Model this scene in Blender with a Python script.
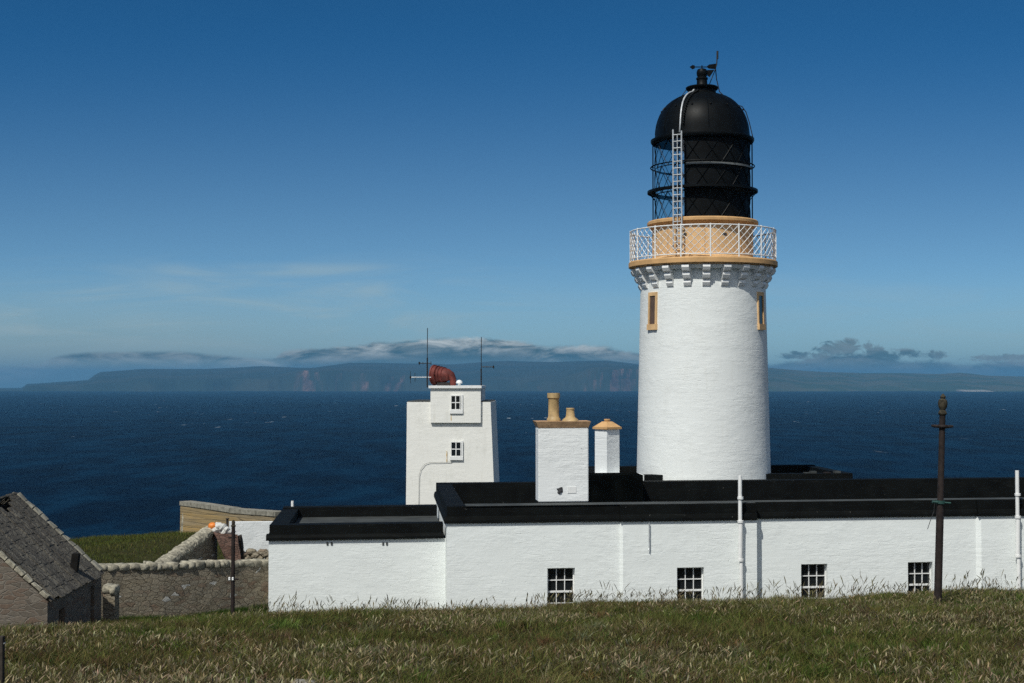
import bpy, bmesh, math, random
import numpy as np
from mathutils import Vector, Matrix, noise as mnoise

for o in list(bpy.data.objects):
    bpy.data.objects.remove(o)
S = bpy.context.scene
COL = S.collection
R = math.radians
random.seed(7)
rng = np.random.default_rng(11)

# ------------------------------------------------------------------ camera, world, sun, exposure
F = 1422.0
PITCH = math.atan((379 - 341.5) / F)
cam_d = bpy.data.cameras.new("camera")
cam = bpy.data.objects.new("camera", cam_d)
COL.objects.link(cam)
cam_d.sensor_width = 36.0
cam_d.lens = F * 36.0 / 1024.0
cam_d.clip_start = 0.1
cam_d.clip_end = 200000
cam.rotation_euler = (R(90) + PITCH, 0, 0)
S.camera = cam

SUN_EL, SUN_AZ = R(51.5), R(210)          # azimuth clockwise from +Y
w = bpy.data.worlds.new("World"); S.world = w
w.use_nodes = True
nt = w.node_tree
nt.nodes.clear()


def N(t, typ, **kw):
    n = t.nodes.new(typ)
    for k, v in kw.items():
        if k.startswith('i_'):
            n.inputs[int(k[2:]) if k[2:].isdigit() else k[2:].replace('_', ' ')].default_value = v
        else:
            setattr(n, k, v)
    return n


def M_(t, op, a, b=None, c=None, clamp=False):
    n = t.nodes.new('ShaderNodeMath'); n.operation = op; n.use_clamp = clamp
    for i, x in enumerate((a, b, c)):
        if x is None: continue
        if isinstance(x, (int, float)): n.inputs[i].default_value = x
        else: t.links.new(x, n.inputs[i])
    return n.outputs[0]


def curve(t, fac, pts):
    """piecewise profile through (x, y) points, both mapped to 0..1 beforehand"""
    n = t.nodes.new('ShaderNodeFloatCurve')
    c = n.mapping.curves[0]
    while len(c.points) < len(pts): c.points.new(0.5, 0.5)
    for p, (x, y) in zip(c.points, pts): p.location = (x, y); p.handle_type = 'AUTO_CLAMPED'
    n.mapping.update()
    t.links.new(fac, n.inputs['Value'])
    return n.outputs[0]


def mixc(t, fac, a, b, mode='MIX'):
    n = t.nodes.new('ShaderNodeMix'); n.data_type = 'RGBA'; n.blend_type = mode
    for s_, x in ((0, fac), (6, a), (7, b)):
        if isinstance(x, (int, float)): n.inputs[s_].default_value = x
        elif isinstance(x, tuple): n.inputs[s_].default_value = (*x, 1) if len(x) == 3 else x
        else: t.links.new(x, n.inputs[s_])
    return n.outputs[2]


SKY_STRENGTH = 0.088
out = N(nt, 'ShaderNodeOutputWorld')
tc = N(nt, 'ShaderNodeTexCoord')
sep = N(nt, 'ShaderNodeSeparateXYZ'); nt.links.new(tc.outputs['Generated'], sep.inputs[0])
dx, dy, dz = sep.outputs
cmb = N(nt, 'ShaderNodeCombineXYZ')
nt.links.new(dx, cmb.inputs[0]); nt.links.new(dy, cmb.inputs[1])
nt.links.new(M_(nt, 'MAXIMUM', dz, 0.006), cmb.inputs[2])
sky = N(nt, 'ShaderNodeTexSky', sky_type='NISHITA', sun_disc=False)
sky.sun_elevation = SUN_EL; sky.sun_rotation = SUN_AZ
sky.altitude = 110; sky.air_density = 0.45; sky.dust_density = 0.0; sky.ozone_density = 9.0
nt.links.new(cmb.outputs[0], sky.inputs[0])
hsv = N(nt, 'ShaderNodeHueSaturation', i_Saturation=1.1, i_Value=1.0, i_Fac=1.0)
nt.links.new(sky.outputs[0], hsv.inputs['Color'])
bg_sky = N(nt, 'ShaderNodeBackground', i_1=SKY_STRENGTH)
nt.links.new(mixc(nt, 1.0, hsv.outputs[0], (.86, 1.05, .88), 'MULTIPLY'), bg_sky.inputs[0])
# clouds by bearing and elevation: t = tan(bearing), v = tan(elevation)
ysafe = M_(nt, 'MAXIMUM', dy, 0.02)
tb = M_(nt, 'DIVIDE', dx, ysafe)
tv = M_(nt, 'DIVIDE', dz, ysafe)
front = M_(nt, 'GREATER_THAN', dy, 0.05)
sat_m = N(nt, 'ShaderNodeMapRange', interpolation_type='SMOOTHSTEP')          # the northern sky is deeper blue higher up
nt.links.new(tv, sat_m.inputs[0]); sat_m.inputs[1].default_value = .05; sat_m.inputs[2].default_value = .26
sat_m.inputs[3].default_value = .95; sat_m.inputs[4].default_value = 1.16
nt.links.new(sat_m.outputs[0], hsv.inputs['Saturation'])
ub = M_(nt, 'ADD', M_(nt, 'MULTIPLY', tb, 1 / 0.9), 0.5)           # -0.45..0.45 -> 0..1


def UX(px): return (px - 512) / F / 0.9 + 0.5
def VY(py): return (379 - py) / F


def noise(t, vec, scale, detail=4, rough=0.55, sc=(1, 1, 1), dist=0.0):
    mp = N(t, 'ShaderNodeMapping'); mp.inputs['Scale'].default_value = sc
    t.links.new(vec, mp.inputs[0])
    n = N(t, 'ShaderNodeTexNoise'); n.inputs['Scale'].default_value = scale
    n.inputs['Detail'].default_value = detail; n.inputs['Roughness'].default_value = rough
    n.inputs['Distortion'].default_value = dist
    t.links.new(mp.outputs[0], n.inputs['Vector'])
    return n.outputs[0]


def smooth(t, x, lo, hi):
    n = N(t, 'ShaderNodeMapRange', interpolation_type='SMOOTHSTEP')
    t.links.new(x, n.inputs[0]); n.inputs[1].default_value = lo; n.inputs[2].default_value = hi
    return n.outputs[0]


cuv = N(nt, 'ShaderNodeCombineXYZ')
nt.links.new(tb, cuv.inputs[0]); nt.links.new(tv, cuv.inputs[1])
uv = cuv.outputs[0]
VS = 0.05                                                        # profile curve covers elevations 0..0.05
bank = [(0, 366.5), (40, 362.5), (52, 356.5), (94, 351), (164, 350.5), (225, 354.5), (270, 357.5), (284, 349.5), (336, 346), (369, 342.5), (420, 338.5),
        (455, 336.5), (525, 340), (550, 345), (600, 344), (619, 348.6), (640, 352), (700, 357), (766, 362), (799, 359), (812, 356),
        (837, 354), (863, 354), (889, 355), (901, 358), (925, 360), (945, 361), (966, 363), (992, 360.6), (1024, 359.3)]
top = M_(nt, 'MULTIPLY', curve(nt, ub, [(UX(a), VY(b) / VS) for a, b in bank]), VS)
n1 = noise(nt, uv, 42, 8, 0.72, (1, 2.0, 1), .5)
ragged = curve(nt, ub, [(0, .12), (UX(270), .14), (UX(340), .75), (UX(560), .9), (UX(800), 1), (1, 1)])
edge = M_(nt, 'SUBTRACT', M_(nt, 'ADD', top, M_(nt, 'MULTIPLY', M_(nt, 'MULTIPLY', M_(nt, 'SUBTRACT', n1, 0.5), 0.0105), ragged)), tv)
bank_m = M_(nt, 'MULTIPLY', smooth(nt, edge, -0.0004, 0.0030), 0.95)
n6 = noise(nt, uv, 75, 7, .66, (1, 1.5, 1), .6)
for px_, py_, a_, b_ in ((846, 349, 40, 10), (874, 354, 52, 9), (806, 356, 26, 5), (925, 355, 30, 5), (1012, 358, 44, 5)):
    e1 = M_(nt, 'POWER', M_(nt, 'MULTIPLY', M_(nt, 'SUBTRACT', tb, (px_ - 512) / F), F / a_), 2.0)
    e2 = M_(nt, 'POWER', M_(nt, 'MULTIPLY', M_(nt, 'SUBTRACT', tv, VY(py_)), F / b_), 2.0)
    wn_ = M_(nt, 'SUBTRACT', 1.0, M_(nt, 'ADD', e1, e2))
    pf = smooth(nt, M_(nt, 'ADD', wn_, M_(nt, 'MULTIPLY', M_(nt, 'SUBTRACT', n6, .5), 5.0)), .0, .9)
    bank_m = M_(nt, 'MAXIMUM', bank_m, M_(nt, 'MULTIPLY', pf, .85))
n2 = noise(nt, uv, 26, 5, 0.6, (1, 4.0, 1), 0.5)
lit = M_(nt, 'MULTIPLY', smooth(nt, n2, 0.36, 0.66), smooth(nt, edge, 0.017, 0.002))
# tops of the middle bank catch more sun
mid = curve(nt, ub, [(0, .35), (UX(250), .45), (UX(360), .8), (UX(420), 1), (UX(540), 1), (UX(640), .4), (UX(800), .22), (1, .4)])
cl_low = mixc(nt, curve(nt, ub, [(0, 0), (UX(275), 0), (UX(300), 1), (1, 1)]), (.17, .26, .285), (.085, .155, .185))
cl_dark = mixc(nt, smooth(nt, tv, 0.0118, 0.0160), cl_low, (.036, .092, .120))
cl = mixc(nt, M_(nt, 'MULTIPLY', lit, mid, clamp=True), cl_dark, (.66, .70, .69))
bg_bank = N(nt, 'ShaderNodeBackground', i_1=1.0); nt.links.new(cl, bg_bank.inputs[0])
# thin high veil
n3 = noise(nt, uv, 7, 6, 0.6, (1, 7.0, 1), 0.8)
n4 = noise(nt, uv, 3, 3, 0.5, (1, 4.0, 1))
win_v = M_(nt, 'MULTIPLY', smooth(nt, tv, 0.012, 0.03), smooth(nt, tv, 0.098, 0.045))
win_u = curve(nt, ub, [(0, .9), (UX(100), .95), (UX(330), 1), (UX(480), .55), (UX(640), .3), (UX(900), .35), (1, .3)])
veil = M_(nt, 'MULTIPLY', M_(nt, 'MULTIPLY', smooth(nt, n3, 0.42, 0.74), win_v), M_(nt, 'MULTIPLY', win_u, 0.62))
st_c = M_(nt, 'ADD', VY(273), M_(nt, 'MULTIPLY', tb, -0.012))
st_d = M_(nt, 'ABSOLUTE', M_(nt, 'SUBTRACT', M_(nt, 'ADD', tv, M_(nt, 'MULTIPLY', M_(nt, 'SUBTRACT', n4, .5), .012)), st_c))
streak = M_(nt, 'MULTIPLY', smooth(nt, st_d, 0.0085, 0.0005), curve(nt, ub, [(0, 0), (UX(110), 0), (UX(200), .45), (UX(300), .45), (UX(430), .1), (UX(520), 0), (1, 0)]))
veil = M_(nt, 'MAXIMUM', veil, M_(nt, 'MULTIPLY', streak, smooth(nt, n3, 0.3, 0.6)))
low = M_(nt, 'MULTIPLY', smooth(nt, tv, 0.085, 0.008), curve(nt, ub, [(0, .95), (UX(150), .9), (UX(330), .72), (UX(560), .5), (UX(760), .55), (1, .62)]))
veil = M_(nt, 'MULTIPLY', veil, front)
low = M_(nt, 'MULTIPLY', low, front)
bg_veil = N(nt, 'ShaderNodeBackground', i_0=(.36, .47, .50, 1), i_1=1.0)
bg_low = N(nt, 'ShaderNodeBackground', i_0=(.275, .375, .395, 1), i_1=1.0)
mx0 = N(nt, 'ShaderNodeMixShader'); nt.links.new(low, mx0.inputs[0])
nt.links.new(bg_sky.outputs[0], mx0.inputs[1]); nt.links.new(bg_low.outputs[0], mx0.inputs[2])
mx1 = N(nt, 'ShaderNodeMixShader'); nt.links.new(veil, mx1.inputs[0])
nt.links.new(mx0.outputs[0], mx1.inputs[1]); nt.links.new(bg_veil.outputs[0], mx1.inputs[2])
mx2 = N(nt, 'ShaderNodeMixShader'); nt.links.new(M_(nt, 'MULTIPLY', bank_m, front), mx2.inputs[0])
nt.links.new(mx1.outputs[0], mx2.inputs[1]); nt.links.new(bg_bank.outputs[0], mx2.inputs[2])
# unseen bright cloud added to the southern sky, lifting fill light in shade
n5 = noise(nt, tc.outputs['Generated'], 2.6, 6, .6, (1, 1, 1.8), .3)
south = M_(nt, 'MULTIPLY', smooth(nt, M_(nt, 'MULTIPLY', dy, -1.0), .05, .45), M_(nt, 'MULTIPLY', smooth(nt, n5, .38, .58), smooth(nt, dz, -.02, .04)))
bg_fill_cloud = N(nt, 'ShaderNodeBackground', i_0=(.78, .80, .82, 1), i_1=1.0)
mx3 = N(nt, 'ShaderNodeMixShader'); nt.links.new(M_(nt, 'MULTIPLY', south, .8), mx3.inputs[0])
nt.links.new(mx2.outputs[0], mx3.inputs[1]); nt.links.new(bg_fill_cloud.outputs[0], mx3.inputs[2])
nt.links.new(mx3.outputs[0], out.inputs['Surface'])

sun_d = bpy.data.lights.new("sun", 'SUN'); sun = bpy.data.objects.new("sun", sun_d); COL.objects.link(sun)
sun_d.energy = 3.75; sun_d.angle = R(0.53); sun_d.color = (1.0, 0.985, 0.915)
SDIR = Vector((math.sin(SUN_AZ) * math.cos(SUN_EL), math.cos(SUN_AZ) * math.cos(SUN_EL), math.sin(SUN_EL)))
sun.rotation_euler = SDIR.to_track_quat('Z', 'Y').to_euler()
S.view_settings.view_transform = 'Standard'; S.view_settings.look = 'None'
S.view_settings.exposure = 0.0; S.view_settings.gamma = 1.0
S.render.engine = 'CYCLES'
S.cycles.max_bounces = 6; S.cycles.volume_bounces = 0; S.cycles.transparent_max_bounces = 12
S.cycles.use_denoising = False; S.cycles.use_adaptive_sampling = False
w.cycles.sampling_method = 'MANUAL'; w.cycles.sample_map_resolution = 1024

# ------------------------------------------------------------------ helpers
CP, SP = math.cos(PITCH), math.sin(PITCH)


def at(px, py, Y):
    """point of the photograph at depth Y (metres north of the camera)"""
    xc, yc = (px - 512) / F, (341.5 - py) / F
    k = Y / (CP - yc * SP)
    return Vector((xc * k, Y, (SP + yc * CP) * k))


def tag(o, label=None, cat=None, group=None, kind=None):
    if label: o['label'] = label
    if cat: o['category'] = cat
    if group: o['group'] = group
    if kind: o['kind'] = kind
    return o


def empty(name, loc=(0, 0, 0), rz=0.0, parent=None):
    o = bpy.data.objects.new(name, None); COL.objects.link(o)
    o.location = loc; o.rotation_euler = (0, 0, rz); o.empty_display_size = 0.3
    if parent: o.parent = parent
    return o


def obj(name, bm, mat, parent=None, loc=(0, 0, 0), smooth_=False, recalc=True, world=False):
    me = bpy.data.meshes.new(name)
    if recalc: bmesh.ops.recalc_face_normals(bm, faces=bm.faces)
    bm.to_mesh(me); bm.free()
    if smooth_:
        me.polygons.foreach_set('use_smooth', [True] * len(me.polygons))
        if smooth_ != 'all': me.set_sharp_from_angle(angle=R(38))
    if mat: me.materials.append(mat)
    o = bpy.data.objects.new(name, me); COL.objects.link(o); o.location = loc
    if parent:
        o.parent = parent
        if world:                                     # vertices were written in world space
            off = parent.matrix_basis.inverted()
            me.transform(off)
    return o


ID = lambda u, v, z: Vector((u, v, z))


def box(bm, x0, x1, y0, y1, z0, z1, M=ID, bev=0.0):
    vs = [bm.verts.new(M(x, y, z)) for z in (z0, z1) for y in (y0, y1) for x in (x0, x1)]
    fs = [(0, 1, 3, 2), (4, 6, 7, 5), (0, 4, 5, 1), (2, 3, 7, 6), (0, 2, 6, 4), (1, 5, 7, 3)]
    faces = [bm.faces.new([vs[i] for i in f]) for f in fs]
    if bev:
        es = list({e for f in faces for e in f.edges})
        bmesh.ops.bevel(bm, geom=es, offset=bev, segments=1, affect='EDGES', profile=0.5)
    return vs


def hexa(bm, pts):
    """eight corners: bottom four round, then top four round"""
    vs = [bm.verts.new(p) for p in pts]
    for f in ((3, 2, 1, 0), (4, 5, 6, 7), (0, 1, 5, 4), (1, 2, 6, 5), (2, 3, 7, 6), (3, 0, 4, 7)):
        bm.faces.new([vs[i] for i in f])


def tube(bm, pts, r, seg=8, caps=True, r1=None):
    pts = [Vector(p) for p in pts]; n = len(pts); rings = []
    up = None
    for i, p in enumerate(pts):
        d = (pts[min(i + 1, n - 1)] - pts[max(i - 1, 0)]).normalized()
        if up is None:
            up = Vector((0, 0, 1)) if abs(d.z) < 0.9 else Vector((1, 0, 0))
        a = d.cross(up).normalized(); b = a.cross(d).normalized(); up = b
        rr = r if r1 is None else r + (r1 - r) * i / (n - 1)
        rings.append([bm.verts.new(p + (a * math.cos(t) + b * math.sin(t)) * rr) for t in [2 * math.pi * k / seg for k in range(seg)]])
    for A, B in zip(rings, rings[1:]):
        for k in range(seg): bm.faces.new((A[k], A[(k + 1) % seg], B[(k + 1) % seg], B[k]))
    if caps:
        bm.faces.new(rings[0][::-1]); bm.faces.new(rings[-1])


def lathe(bm, prof, seg=48, c=(0, 0, 0), a0=0.0, a1=2 * math.pi, uvs=False, closed=False):
    """revolve (r, z) points round the vertical through c"""
    full = abs(a1 - a0) > 6.28; ns = seg if full else seg + 1
    c = Vector(c); rings = []
    for r, z in prof:
        if r < 1e-6:
            v = bm.verts.new(c + Vector((0, 0, z))); rings.append([v] * ns); continue
        rings.append([bm.verts.new(c + Vector((r * math.cos(a0 + (a1 - a0) * k / seg), r * math.sin(a0 + (a1 - a0) * k / seg), z))) for k in range(ns)])
    lay = bm.loops.layers.uv.verify() if uvs else None
    pairs = list(zip(range(len(rings)), range(1, len(rings))))
    if closed: pairs.append((len(rings) - 1, 0))
    for i, j in pairs:
        A, B = rings[i], rings[j]
        for k in range(seg):
            q = []
            for v in (A[k], A[(k + 1) % ns], B[(k + 1) % ns], B[k]):
                if v not in q: q.append(v)
            if len(q) < 3: continue
            f = bm.faces.new(q)
            if uvs:
                for l in f.loops:
                    kk = k if l.vert in (A[k], B[k]) else k + 1
                    zz = l.vert.co.z
                    l[lay].uv = (kk / seg * (a1 - a0) * prof[0][0], zz)


def blob(bm, c, rx, ry, rz, sub=2, amp=0.18, seed=0, rot=0.0):
    r = bmesh.ops.create_icosphere(bm, subdivisions=sub, radius=1.0)
    cs, sn = math.cos(rot), math.sin(rot)
    for v in r['verts']:
        k = 1 + amp * 2 * mnoise.noise(v.co * 1.3 + Vector((seed * 3.7, seed * 1.9, seed)))
        x, y, z = v.co.x * rx * k, v.co.y * ry * k, v.co.z * rz * k
        v.co = Vector((c[0] + x * cs - y * sn, c[1] + x * sn + y * cs, c[2] + z))


# ------------------------------------------------------------------ materials
def material(name):
    m = bpy.data.materials.new(name); m.use_nodes = True
    t = m.node_tree
    b = t.nodes['Principled BSDF']
    return m, t, b


def bump(t, b, h, strength=0.5, dist=0.02, prev=None):
    n = N(t, 'ShaderNodeBump'); n.inputs['Strength'].default_value = strength; n.inputs['Distance'].default_value = dist
    t.links.new(h, n.inputs['Height'])
    if prev is not None: t.links.new(prev, n.inputs['Normal'])
    t.links.new(n.outputs[0], b.inputs['Normal'])
    return n.outputs[0]


def coords(t, kind='Object'):
    return N(t, 'ShaderNodeTexCoord').outputs[kind]


def plain(name, col, rough=0.6, metal=0.0, var=0.25, scale=6.0, bmp=0.15, spec=0.5):
    """one colour broken up by a soft mottling, with a slightly uneven surface"""
    m, t, b = material(name)
    co = coords(t)
    n = noise(t, co, scale, 5, 0.6)
    n_f = noise(t, co, scale * 9, 3, 0.6)
    c = mixc(t, smooth(t, n, 0.3, 0.7), tuple(x * (1 - var) for x in col), tuple(min(1, x * (1 + var * .6)) for x in col))
    t.links.new(c, b.inputs['Base Color'])
    b.inputs['Metallic'].default_value = metal; b.inputs['Specular IOR Level'].default_value = spec
    t.links.new(M_(t, 'ADD', rough - .1, M_(t, 'MULTIPLY', n_f, .2)), b.inputs['Roughness'])
    bump(t, b, M_(t, 'ADD', n, M_(t, 'MULTIPLY', n_f, .4)), bmp, 0.02)
    return m


def masonry_vec(t, uvmode):
    if uvmode: return coords(t, 'UV')
    co = coords(t)
    s = N(t, 'ShaderNodeSeparateXYZ'); t.links.new(co, s.inputs[0])
    c = N(t, 'ShaderNodeCombineXYZ')
    t.links.new(M_(t, 'ADD', s.outputs[0], s.outputs[1]), c.inputs[0]); t.links.new(s.outputs[2], c.inputs[1])
    return c.outputs[0]


def whitewash(name, col=(.80, .80, .785), uvmode=False, course=0.26, strength=0.55, stain=0.1, streaks=0.0):
    """many coats of white paint over rubble brought to courses"""
    m, t, b = material(name)
    v = masonry_vec(t, uvmode)
    wob = N(t, 'ShaderNodeTexNoise'); wob.inputs['Scale'].default_value = 1.7; wob.inputs['Detail'].default_value = 3
    t.links.new(v, wob.inputs['Vector'])
    va = N(t, 'ShaderNodeVectorMath', operation='MULTIPLY_ADD')
    t.links.new(wob.outputs['Color'], va.inputs[0]); va.inputs[1].default_value = (.5, .22, 0); t.links.new(v, va.inputs[2])
    br = N(t, 'ShaderNodeTexBrick'); br.offset = 0.43; br.squash = 1.3; br.squash_frequency = 3
    t.links.new(va.outputs[0], br.inputs['Vector'])
    br.inputs['Scale'].default_value = 1.0; br.inputs['Brick Width'].default_value = course * 3.1
    br.inputs['Row Height'].default_value = course; br.inputs['Mortar Size'].default_value = 0.022; br.inputs['Mortar Smooth'].default_value = 1.0
    br.inputs['Color1'].default_value = (.72, .72, .72, 1); br.inputs['Color2'].default_value = (1, 1, 1, 1); br.inputs['Mortar'].default_value = (0, 0, 0, 1)
    br.inputs['Bias'].default_value = 0.1
    lum = N(t, 'ShaderNodeRGBToBW'); t.links.new(br.outputs['Color'], lum.inputs[0])
    n1 = noise(t, v, 1.7, 7, 0.68, (1, 4.2, 1), .25)
    n2 = noise(t, v, 9, 4, 0.65, (1, 2.2, 1))
    pit = smooth(t, noise(t, v, 5.5, 3, 0.6), 0.66, 0.72)
    h = M_(t, 'ADD', M_(t, 'ADD', M_(t, 'MULTIPLY', lum.outputs[0], .13), M_(t, 'MULTIPLY', n1, .75)), M_(t, 'MULTIPLY', n2, .3))
    h = M_(t, 'SUBTRACT', h, M_(t, 'MULTIPLY', pit, .8))
    area = M_(t, 'ADD', .25, M_(t, 'MULTIPLY', smooth(t, noise(t, v, .55, 4, .6, (1, 1.5, 1)), .35, .68), 1.25))
    bump(t, b, M_(t, 'MULTIPLY', h, area), strength, 0.05)
    dirt = smooth(t, noise(t, v, 0.9, 6, 0.7, (1.6, .5, 1)), 0.50, 0.80)
    c = mixc(t, M_(t, 'MULTIPLY', dirt, stain), col, (.50, .49, .42))
    # thin cracks and flaked spots
    fl = smooth(t, noise(t, v, 9, 4, 0.7), 0.70, 0.74)
    c = mixc(t, M_(t, 'MULTIPLY', fl, .35), c, (.42, .42, .40))
    if streaks:
        sk = smooth(t, noise(t, v, 5, 4, 0.6, (1, .09, 1)), 0.55, 0.8)
        c = mixc(t, M_(t, 'MULTIPLY', sk, streaks), c, (.46, .42, .33))
    t.links.new(c, b.inputs['Base Color'])
    b.inputs['Roughness'].default_value = 0.75; b.inputs['Specular IOR Level'].default_value = 0.25
    return m


def rubble(name, cols, scale=3.2, flat=2.4, mortar=(.16, .15, .13), strength=0.9, lichen=None, white=0.0, wob=(.45, .16, 0), streak=False):
    """dry stone: flattened cells with joints"""
    m, t, b = material(name)
    v = masonry_vec(t, False)
    mp = N(t, 'ShaderNodeMapping'); mp.inputs['Scale'].default_value = (1, flat, 1); 
    wn = N(t, 'ShaderNodeTexNoise'); wn.inputs['Scale'].default_value = 3
    t.links.new(v, wn.inputs['Vector'])
    va = N(t, 'ShaderNodeVectorMath', operation='MULTIPLY_ADD')
    t.links.new(wn.outputs['Color'], va.inputs[0]); va.inputs[1].default_value = wob; t.links.new(v, va.inputs[2])
    t.links.new(va.outputs[0], mp.inputs[0])
    vo = N(t, 'ShaderNodeTexVoronoi', voronoi_dimensions='2D'); vo.inputs['Scale'].default_value = scale
    ve = N(t, 'ShaderNodeTexVoronoi', voronoi_dimensions='2D', feature='DISTANCE_TO_EDGE'); ve.inputs['Scale'].default_value = scale
    for q in (vo, ve): t.links.new(mp.outputs[0], q.inputs['Vector'])
    r = N(t, 'ShaderNodeSeparateColor'); t.links.new(vo.outputs['Color'], r.inputs[0])
    cr = N(t, 'ShaderNodeValToRGB')
    el = cr.color_ramp.elements
    while len(el) < len(cols): el.new(0.5)
    for i, c_ in enumerate(cols): el[i].position = i / max(1, len(cols) - 1); el[i].color = (*c_, 1)
    t.links.new(r.outputs[0], cr.inputs[0])
    n = noise(t, v, 11, 5, 0.65)
    c = mixc(t, smooth(t, n, .3, .75), mixc(t, .35, cr.outputs[0], (.05, .045, .04)), cr.outputs[0])
    if white:
        c = mixc(t, M_(t, 'MULTIPLY', M_(t, 'GREATER_THAN', r.outputs[1], 1 - white), .8), c, (.55, .54, .5))
    if lichen:
        c = mixc(t, M_(t, 'MULTIPLY', smooth(t, noise(t, v, 1.1, 6, .7), .45, .68), .75), c, lichen)
    j = smooth(t, ve.outputs['Distance'], 0.015, 0.09)
    c = mixc(t, j, mortar, c)
    if streak:
        c = mixc(t, M_(t, 'MULTIPLY', smooth(t, noise(t, coords(t), 1.0, 5, .65, (.5, 5.5, .5)), .42, .62), .62), c, (.045, .042, .038))
    t.links.new(c, b.inputs['Base Color'])
    b.inputs['Roughness'].default_value = 0.9; b.inputs['Specular IOR Level'].default_value = 0.2
    bump(t, b, M_(t, 'ADD', M_(t, 'MULTIPLY', j, .7), M_(t, 'MULTIPLY', n, .6)), strength, 0.06)
    return m


M_tower = whitewash('tower whitewash', (.755, .775, .755), uvmode=True, course=0.27, strength=0.34, stain=.2, streaks=.18)
M_wall = whitewash('wall whitewash', (.80, .83, .81), course=0.24, strength=0.30, stain=.14, streaks=.07)
M_fog = whitewash('weathered whitewash', (.80, .79, .74), course=0.6, strength=0.25, stain=.4, streaks=.25)
M_chim = whitewash('chimney whitewash', (.785, .80, .79), course=0.22, strength=0.4, stain=.05)
M_black = plain('black bitumen paint', (.0032, .0040, .0037), .75, var=.6, scale=1.3, bmp=.35, spec=.13)
M_blackroof = plain('black roof bitumen', (.0035, .0042, .004), .98, var=.5, scale=1.1, bmp=.0, spec=.0)
M_roof = plain('grey roofing felt', (.055, .06, .058), .8, var=.35, scale=1.2, bmp=.3, spec=.3)
M_iron = plain('black gloss ironwork', (.0035, .0045, .0052), .46, var=.35, scale=2.5, bmp=.12, spec=.10)
M_panel = plain('black lantern panels', (.0036, .0046, .0054), .6, var=.5, scale=1.5, bmp=.1, spec=.10)
M_buff = plain('buff stone paint', (.56, .335, .15), .7, var=.16, scale=2.2, bmp=.25, spec=.25)
M_buff2 = plain('pale buff stone paint', (.66, .43, .22), .7, var=.14, scale=2.0, bmp=.25, spec=.25)
M_pot = plain('glazed clay chimney pot', (.46, .32, .15), .55, var=.25, scale=5, bmp=.15)
M_cap = plain('weathered buff cap', (.58, .36, .20), .8, var=.3, scale=4, bmp=.35, spec=.2)
M_white = plain('white gloss paint', (.80, .80, .78), .45, var=.06, scale=5, bmp=.05)
M_galv = plain('galvanised steel', (.52, .54, .55), .45, .25, var=.2, scale=8, bmp=.05)
M_rust = plain('rusting iron', (.022, .015, .013), .8, var=.5, scale=5, bmp=.5, spec=.3)
M_finial = plain('lichened iron', (.052, .045, .030), .85, var=.6, scale=14, bmp=.5, spec=.2)
M_green = plain('faded green strap', (.015, .06, .05), .6)
M_red = plain('red oxide paint', (.14, .032, .025), .65, var=.5, scale=2.2, bmp=.25, spec=.3)
M_horn_in = plain('dark horn mouth and cradle', (.02, .015, .014), .8)  # near-black brown for the horn's mouth and its cradle
M_wire = plain('dark cable', (.012, .012, .013), .6)
M_wood = plain('weathered post wood', (.05, .042, .035), .9, var=.4, scale=7, bmp=.6, spec=.15)
M_slate = rubble('flagstone slates', [(.115, .10, .08), (.155, .138, .11), (.22, .20, .16), (.13, .116, .094)], 9, 1.0, (.055, .052, .047), .7, streak=True)
M_lead = plain('dark lead', (.03, .031, .034), .7)
M_dark = plain('interior shade and flue black', (.012, .011, .010), .95, spec=.1)  # barn interior's shade put into the colour; also serves the black flue
M_orange = plain('orange float plastic', (.75, .22, .03), .5, var=.12)
M_lichen_stone = plain('pale lichened stone', (.36, .33, .255), .9, var=.55, scale=5, bmp=1.3, spec=.15)
M_rock = plain('grey field stone', (.26, .24, .20), .9, var=.4, scale=6, bmp=.8, spec=.15)
M_drywall = rubble('field stone wall', [(.235, .195, .135), (.31, .265, .19), (.27, .235, .175), (.35, .30, .22), (.23, .16, .11)], 2.5, 3.3, (.175, .145, .105), .75, None, .02)
M_barnwall = rubble('barn stone wall', [(.12, .10, .078), (.175, .15, .12), (.15, .10, .07), (.21, .185, .15)], 3.0, 2.9, (.17, .15, .125), .45)
M_brick = rubble('reddish rubble', [(.17, .09, .065), (.14, .085, .065), (.19, .11, .085)], 4.2, 2.6, (.09, .062, .05), .8)
M_yellow = rubble('lichened yellow stone', [(.30, .225, .12), (.36, .27, .15), (.24, .20, .13)], 2.2, 2.4, (.22, .17, .10), .5, (.44, .27, .07))
M_capstone = plain('grey coping slabs', (.26, .245, .20), .9, var=.35, scale=4, bmp=.6, spec=.15)

for m in (M_black,):                                  # dried droppings, scuffs and patched seams
    t = m.node_tree; b = t.nodes['Principled BSDF']; l_ = b.inputs['Base Color'].links[0].from_socket; co = coords(t)
    c = mixc(t, M_(t, 'MULTIPLY', smooth(t, noise(t, co, 7, 3, .5), .73, .77), .5), l_, (.22, .22, .20))
    c = mixc(t, M_(t, 'MULTIPLY', smooth(t, noise(t, co, 1.6, 6, .7, (1, 1, 5)), .55, .75), .45), c, (.022, .023, .021))
    t.links.new(c, b.inputs['Base Color'])
m, t, b = material('window glass'); M_glass = m
b.inputs['Base Color'].default_value = (.012, .014, .016, 1); b.inputs['Roughness'].default_value = .06
t.links.new(M_(t, 'MULTIPLY', noise(t, coords(t), 3, 2), .12), b.inputs['Roughness'])
m, t, b = material('lantern glass'); M_lglass = m
gl = N(t, 'ShaderNodeBsdfGlossy', i_Roughness=.03) ; tr = N(t, 'ShaderNodeBsdfTransparent'); tr.inputs[0].default_value = (.80, .88, .90, 1)
mx = N(t, 'ShaderNodeMixShader', i_0=.09)
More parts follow.
